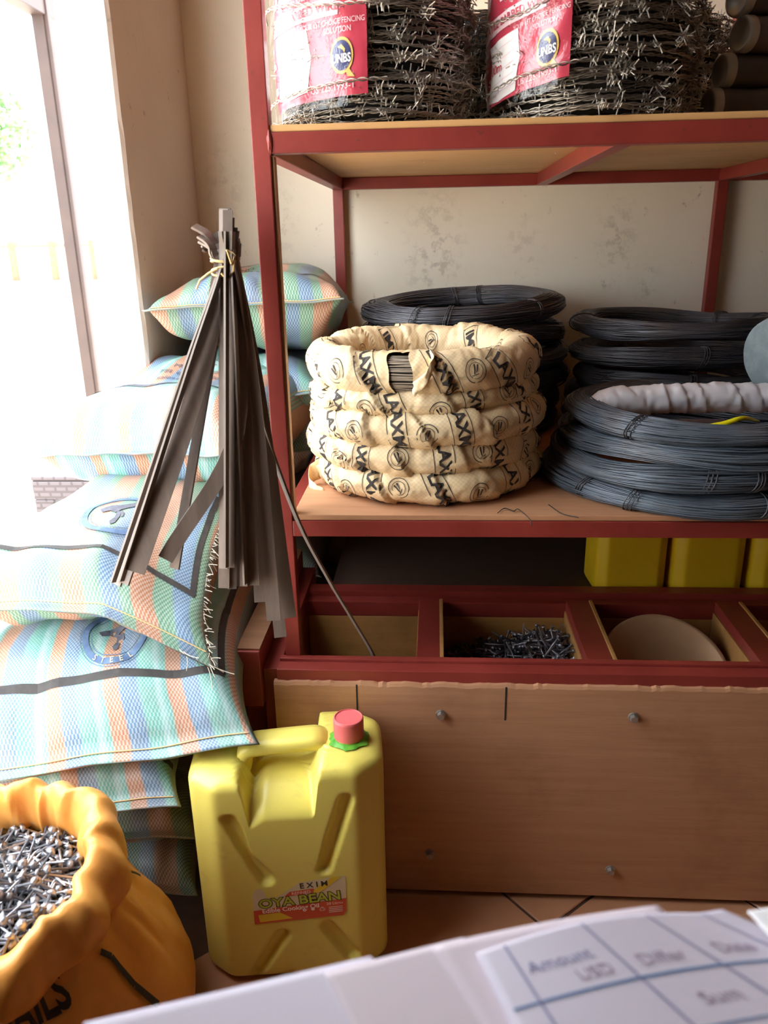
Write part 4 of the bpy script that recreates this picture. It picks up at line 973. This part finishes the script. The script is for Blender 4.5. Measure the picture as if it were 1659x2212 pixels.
def roll_label(cx, cy, a0, width, z0, z1, R, seed, parent, second=False):
    inv = parent.matrix_basis.inverted() if False else (Matrix.Translation(parent.location) @ Matrix.Rotation(parent.rotation_euler.z, 4, 'Z') @ Matrix.Diagonal((parent.scale.x, parent.scale.y, 1, 1))).inverted()
    zm = (z0+z1)/2
    def fn(x, y, off=0):
        a = a0+x/R; ww = .0045*nz(x*18+seed, y*12, seed)+.0016*nz(x*45+seed, y*30, 3+seed)*(1.6 if second else .8); sl = (.16*x if second else .05*x)
        r = R+ww+off; return Vector((cx+r*math.cos(a), cy+r*math.sin(a), zm+y+sl))
    hw, hh = width/2, (z1-z0)/2
    nx_, ny_ = 60, 60; V = [fn(-hw+width*i/(nx_-1), -hh+2*hh*j/(ny_-1)) for i in range(nx_) for j in range(ny_)]
    lab = mk('label', V, grid_faces(nx_, ny_), M['label_red'], parent, True); lab.matrix_parent_inverse = inv; lab['label'] = 'red printed product label'
    def pp(name, shapes, mat, off):
        o = printed(name, shapes, lambda x, y: fn(x, y, off), M[mat], lab, .008); return o
    k = width/.2; T = lambda s_, size, x, y, bold=.01, sx=1, rot=0: xf2d(text2d(s_, size*k, bold), x*k, y, R_(rot), sx, 1)
    top = hh
    pp('lettering', [T('LAXMI', .074, .0, .050, .0, .95)], 'label_pink', .0012)
    pp('band', [rect2d(-.098*k, .062*k, -.005, .015)], 'label_pink', .0010)
    pp('lettering', [T('VERSATILE BARBED WIRE', .0145, -.018, .005, .02)], 'label_red', .0018)
    pp('lettering', [T('QUALITY, MURUNGI', .009, .038, .023, 0), T('YOUR 1ST CHOICE FENCING', .0092, .050, -.013, .0, .8), T('SOLUTION', .0095, .06, -.023, .0, .85), T('US 225:1993-1', .0125, .05, -hh+.012, .0, .9), T('Rom', .011, -.088, -.02), T('100m', .011, -.088, -.04), T('GS', .013, -.086, -hh+.03)], 'label_pink', .0014)
    pp('shine_or_panel', [poly2d([(-.070*k, -.088), (-.060*k, -.040), (-.066*k, -.016), (.012*k, -.014), (.018*k, -.05), (.010*k, -.090), (-.03*k, -.094)])], 'label_white', .0012)  # white patch: painted shine on the first label, printed panel on the second
    pp('panel_lines', [xf2d(rect2d(-.035*k, .035*k, -.0006, .0006), -.026*k, -.026-.014*q, .06) for q in range(5)], 'label_pink', .0018)['kind'] = 'stuff'
    if second: pp('lettering', [T('100m', .018, -.045, -.05, .01)], 'label_red', .0020)
    qx, qy = .066*k, -.054
    pp('quality_mark', [xf2d(ring2d(.0, .0165, 32, 1.35), qx, qy), xf2d(poly2d([(.004, -.014), (.010, -.016), (.018, -.027), (.008, -.026)]), qx, qy)], 'label_gold', .0014)
    pp('mark_disc', [xf2d(ring2d(.0, .0135, 32, 1.36), qx, qy)], 'label_blue', .0020)
    pp('mark_bird', [xf2d(poly2d([(-.005, .010), (.001, .013), (.006, .007), (.005, .002), (.002, .007)]), qx, qy)], 'label_gold', .0026)
    pp('lettering', [xf2d(text2d('UNBS', .0135, .02), qx, qy-.004, 0, .80, 1.1)], 'label_white', .0026)
    V = [fn(-hw*1.10+width*1.10*i/29, -hh*1.14+hh*2.14*j/39, .009) for i in range(30) for j in range(40)]
    o = mk('clear_film', V, grid_faces(30, 40), M['film'], parent, True); o.matrix_parent_inverse = inv; o['label'] = 'shiny clear plastic film over the label'
    P = []
    for zz_, s1 in ((hh-.088, .012), (-hh+.012, -.003)):
        q = [fn(-hw*1.15+width*1.2*i/60, zz_+s1*math.sin(i/14+seed), .013) for i in range(61)]
        for s_ in (0, math.pi): P.append([tuple(p+Vector((0, 0, .0019*math.cos(i*.9+s_)))+Vector((0, -.0019*math.sin(i*.9+s_), 0))) for i, p in enumerate(q)])
    v, f = tubes(P, .0011, 4); o = mkq('crossing_wire', v, f, M['barb'], parent); o.matrix_parent_inverse = inv
roll_label(-.090, 1.348, R_(230), .205, ZU+.030, ZU+.235, BR+.010, 1, b1)
roll_label(.232, 1.350, R_(216), .185, ZU+.034, ZU+.225, BR*1.06+.010, 2, b2, True)
# dark rolls stacked at the right end of the upper shelf
def dark_roll(px, py, Y, z, yaw, label, L=.36, r=.0235):
    p = at(px, py, Y=Y); root = tag(empty('dark_roll', (p.x, Y, z)), label, 'roll', 'dark rolls stacked on the upper shelf'); root.rotation_euler = (0, R_(90), R_(yaw))
    lathe('roll_body', [(r*.9, .006), (r, .009), (r, L-.009), (r*.9, L-.004)], M['rolldark'], root, 40)
    lathe('end_cap', [(.0001, .006), (r*.75, .004), (r*.82, .000), (r*.97, .0), (r*1.02, .004), (r*1.02, .014), (r*.98, .016)], M['rollcap'], root, 40)
zr = ZU+.0245
for k, (px, py, Y, lv, yaw, lb) in enumerate(((1528, 220, 1.33, 0, 10, 'lowest dark roll at the right end of the upper shelf'), (1552, 172, 1.335, 1, 12, 'dark roll resting second from the bottom at the right end'), (1592, 128, 1.325, 2, 20, 'dark roll third from the bottom with a pale round end'), (1582, 80, 1.33, 3, 22, 'dark roll fourth up, its pale end showing most'), (1568, 40, 1.335, 4, 10, 'dark roll second from the top of the stack by the barbed wire'), (1580, 0, 1.335, 5, 10, 'top dark roll cut off by the upper edge of the view'))):
    dark_roll(px, py, Y, zr+lv*.0455, yaw, lb)
#==SMALL CANS==
for k, (x0, x1, lb) in enumerate(((.330, .478, 'small yellow jerrycan under the lower shelf, left of three'), (.487, .635, 'small yellow jerrycan under the lower shelf, middle of three'), (.645, .793, 'small yellow jerrycan under the lower shelf, cut by the right edge'))):
    root = tag(empty('small_jerrycan', ((x0+x1)/2, 1.600, .4275), R_(4)), lb, 'jerrycan', 'small yellow jerrycans under the shelf')
    if k == 0:
        sbody = jerrycan_body(.148, .125, .225, 'can_body', M['can_dark'], root, False, False)
        shd = mk('handle', [tuple(q) for q in np.array(tubes([[(-.045, 0, .222), (-.045, 0, .245), (-.03, 0, .253), (.02, 0, .253), (.03, 0, .24), (.03, 0, .222)]], .008, 10)[0])], [tuple(int(i) for i in q) for q in tubes([[(0, 0, i) for i in range(6)]], .008, 10)[1]], M['can_dark'], root, True)
        scap = lathe('cap', [(.016, 0), (.016, .016), (.0001, .017)], M['can_dark'], root, 24, True, None, (.05, 0, .226))
    else:
        for q in (sbody, shd, scap): link(q.copy(), root)
#==DESK AND PAPERS==
ZD = .745; da = R_(16.5)
desk = tag(empty('desk', (.42, .02, 0), da), 'wooden desk under the papers in the near foreground', 'desk')
box('desk_top', -.56, .75, -.50, .426, ZD-.03, ZD, M['desk'], desk, .003)
for x, y in ((-.53, -.47), (.67, -.47), (-.53, .33), (.67, .33)): box('leg', x, x+.05, y, y+.05, 0, ZD-.0305, M['desk'], desk, .002)
def sheet(name, corners, mat, label, cat, z, lift=lambda u, v: 0, n=18, th=.0008, grp='papers on the desk'):
    A, B, C_, D = [at(x, y, Z=z) for x, y in corners]; V = []
    for i in range(n+1):
        for j in range(n+1):
            u, v_ = i/n, j/n; p = A.lerp(B, u).lerp(D.lerp(C_, u), v_); V.append(p+Vector((0, 0, lift(u, v_)))) 
    o = mk(name, V, grid_faces(n+1, n+1), mat, None, True); md = o.modifiers.new('t', 'SOLIDIFY'); md.thickness = th; md.offset = 1
    tag(o, label, cat, grp); return o, (lambda u, v_, h=.0006: A.lerp(B, u).lerp(D.lerp(C_, u), v_)+Vector((0, 0, lift(u, v_)+h)))
sheet('paper_sheet', [(180, 2212), (800, 2068), (1100, 2350), (500, 2700)], M['paper'], 'blank pale sheet at the lower left of the desk papers', 'paper', ZD+.0012, lambda u, v: .001)
sheet('paper_sheet', [(700, 2100), (1000, 2030), (1260, 2300), (860, 2420)], M['paper2'], 'pinkish sheet between the blank sheet and the ruled book', 'paper', ZD+.003, lambda u, v: .002*u)
o, f1 = sheet('paper_sheet', [(930, 2044), (1420, 1956), (1750, 2240), (1150, 2380)], M['paper2'], 'thin sheet with a torn corner under the ruled book', 'paper', ZD+.005, lambda u, v: .003*math.sin(u*3)*(1-v))
book, bf_ = sheet('ruled_book', [(1030, 2058), (1560, 1965), (2040, 2170), (1170, 2340)], M['paper'], 'ruled account page with blue lines and handwriting, folded along its left edge', 'book', ZD+.010, lambda u, v: .005*math.exp(-(u/.05)**2)*0+.010*math.sin(min(1, u*1.1)*3.1)*(1-.5*v), 30, .006)
def bk(u, v): return bf_(u, v, .0005)
def bpr(name, shapes, mat, lab=None): return printed(name, shapes, lambda x, y: bk(x, y), M[mat], book, .05, lab)
M['pen'] = mottled('blue_pen', S(118, 116, 156), S(132, 130, 168), 30, .7, 0, 0); M['rule'] = mottled('blue_rule', S(70, 110, 160), S(90, 128, 172), 30, .7, 0, 0); M['mauve'] = mottled('mauve_pen', S(152, 130, 156), S(164, 142, 166), 30, .7, 0, 0)
for v_, w_ in ((.50, .018), (.90, .012)): bpr('ruled_line', [rect2d(0.02, .98, v_-w_/2, v_+w_/2)], 'rule')
for u_ in (.10, .40, .66, .9): bpr('ruled_line', [rect2d(u_-.004, u_+.004, .02, .98)], 'pen')
def hand(t_, x, y, s_): return xf2d(text2d(t_, 1), x, y, 0, s_*.5, -s_*1.0)
bpr('handwriting', [hand('Amount', .23, .25, .13)], 'pen', 'blue handwriting'); bpr('handwriting', [hand('USD', .30, .39, .12)], 'mauve', 'faded handwriting'); bpr('handwriting', [hand('Differ', .52, .38, .13)], 'mauve', 'faded handwriting'); bpr('handwriting', [hand('Date', .78, .36, .13)], 'mauve', 'faded handwriting'); bpr('handwriting', [hand('Sum', .54, .72, .13)], 'mauve', 'faded handwriting')
sheet('paper_sheet', [(1615, 1968), (1800, 1940), (1950, 2080), (1680, 2040)], M['paper_edge'], 'white page corner at the right edge above the ruled book', 'paper', ZD+.022)
#==OUTSIDE==
vp = tag(empty('veranda_post', (-2.31, 5.19, -.05)), 'brown veranda post standing in the bright yard outside the door', 'post'); iv = Matrix.Translation(-vp.location)
for nm, (x0, x1, y0, y1, z0, z1) in (('post_shaft', (-2.345, -2.275, 5.15, 5.22, -.05, 3.1)), ('post_strip', (-2.2745, -2.25, 5.16, 5.21, -.05, 3.1)), ('roof_beam', (-2.36, -2.26, 1.2, 5.3, 2.40, 2.56))):
    o = box(nm, x0, x1, y0, y1, z0, z1, M['post_paint'], vp, .004); o.matrix_parent_inverse = iv
# low masonry fence far off, with piers
fn_ = tag(empty('yard_fence', (-14.5, 27.5, -.05)), 'low pale masonry fence with piers across the bright yard', 'fence'); iv = Matrix.Translation(-fn_.location)
for k in range(8):
    o = box('pier', -20+1.4*k, -19.75+1.4*k, 27.3, 27.6, -.05, 1.25, M['bark'], fn_, .01); o.matrix_parent_inverse = iv
    if k < 7:
        o = box('fence_panel', -19.75+1.4*k, -18.6+1.4*k, 27.36, 27.54, -.05, 1.05, M['masonry'], fn_, .01); o.matrix_parent_inverse = iv
        o = box('coping', -19.75+1.4*k, -18.6+1.4*k, 27.32, 27.58, 1.05, 1.13, M['bark'], fn_, .01); o.matrix_parent_inverse = iv
# tree beyond the fence
tr = tag(empty('tree', (-23.0, 42, -.05)), 'hazy green tree beyond the yard fence', 'tree'); rg = random.Random(3)
v, f = tubes([[(0, 0, 0), (.1, 0, 2), (0, .1, 4), (.2, 0, 7)]], .25, 8); mkq('trunk', v, f, M['bark'], tr)
V, F = [], []
for k in range(2600):
    a = rg.uniform(0, 6.28); e = rg.uniform(-1, 1); q = rg.random()**.4; c = Vector((3.0*q*math.cos(a)*math.sqrt(1-e*e), 3.0*q*math.sin(a)*math.sqrt(1-e*e), 6.6+2.6*q*e)); d = Vector((rg.uniform(-1, 1), rg.uniform(-1, 1), rg.uniform(-1, 1))).normalized(); s = d.orthogonal(); t = d.cross(s); o = len(V)
    V += [c-s*.16, c+t*.09, c+s*.16, c-t*.09]; F.append((o, o+1, o+2, o+3))
o = mk('foliage', V, F, M['leaf'], tr); o['kind'] = 'stuff'
# rattan-pattern plastic stool outside the door
so = at(65, 1030, X=-1.08); s1 = at(236, 1030, Y=so.y+.0)
stz = so.z
st = tag(empty('rattan_stool', (so.x+.2, so.y+.2, -.05)), 'grey rattan-patterned plastic stool outside, half hidden by the sacks', 'stool'); iv = Matrix.Translation(-st.location)
ww = .40
def sp(*a_):
    o = box(*a_, st, .004); o.matrix_parent_inverse = iv
x0, y0 = so.x, so.y
sp('seat', x0, x0+ww, y0, y0+ww, stz-.012, stz, M['rattan'])
for nm, b_ in (('apron', (x0, x0+ww, y0, y0+.02)), ('apron', (x0, x0+ww, y0+ww-.02, y0+ww)), ('apron', (x0, x0+.02, y0+.02, y0+ww-.02)), ('apron', (x0+ww-.02, x0+ww, y0+.02, y0+ww-.02))): sp(nm, *b_, stz-.065, stz-.0125, M['rattan'])
for x in (x0, x0+ww-.055):
    for y in (y0, y0+ww-.055): sp('leg', x, x+.055, y+.001, y+.056, -.05, stz-.0655, M['rattan'])
print('all done', len(bpy.data.objects))
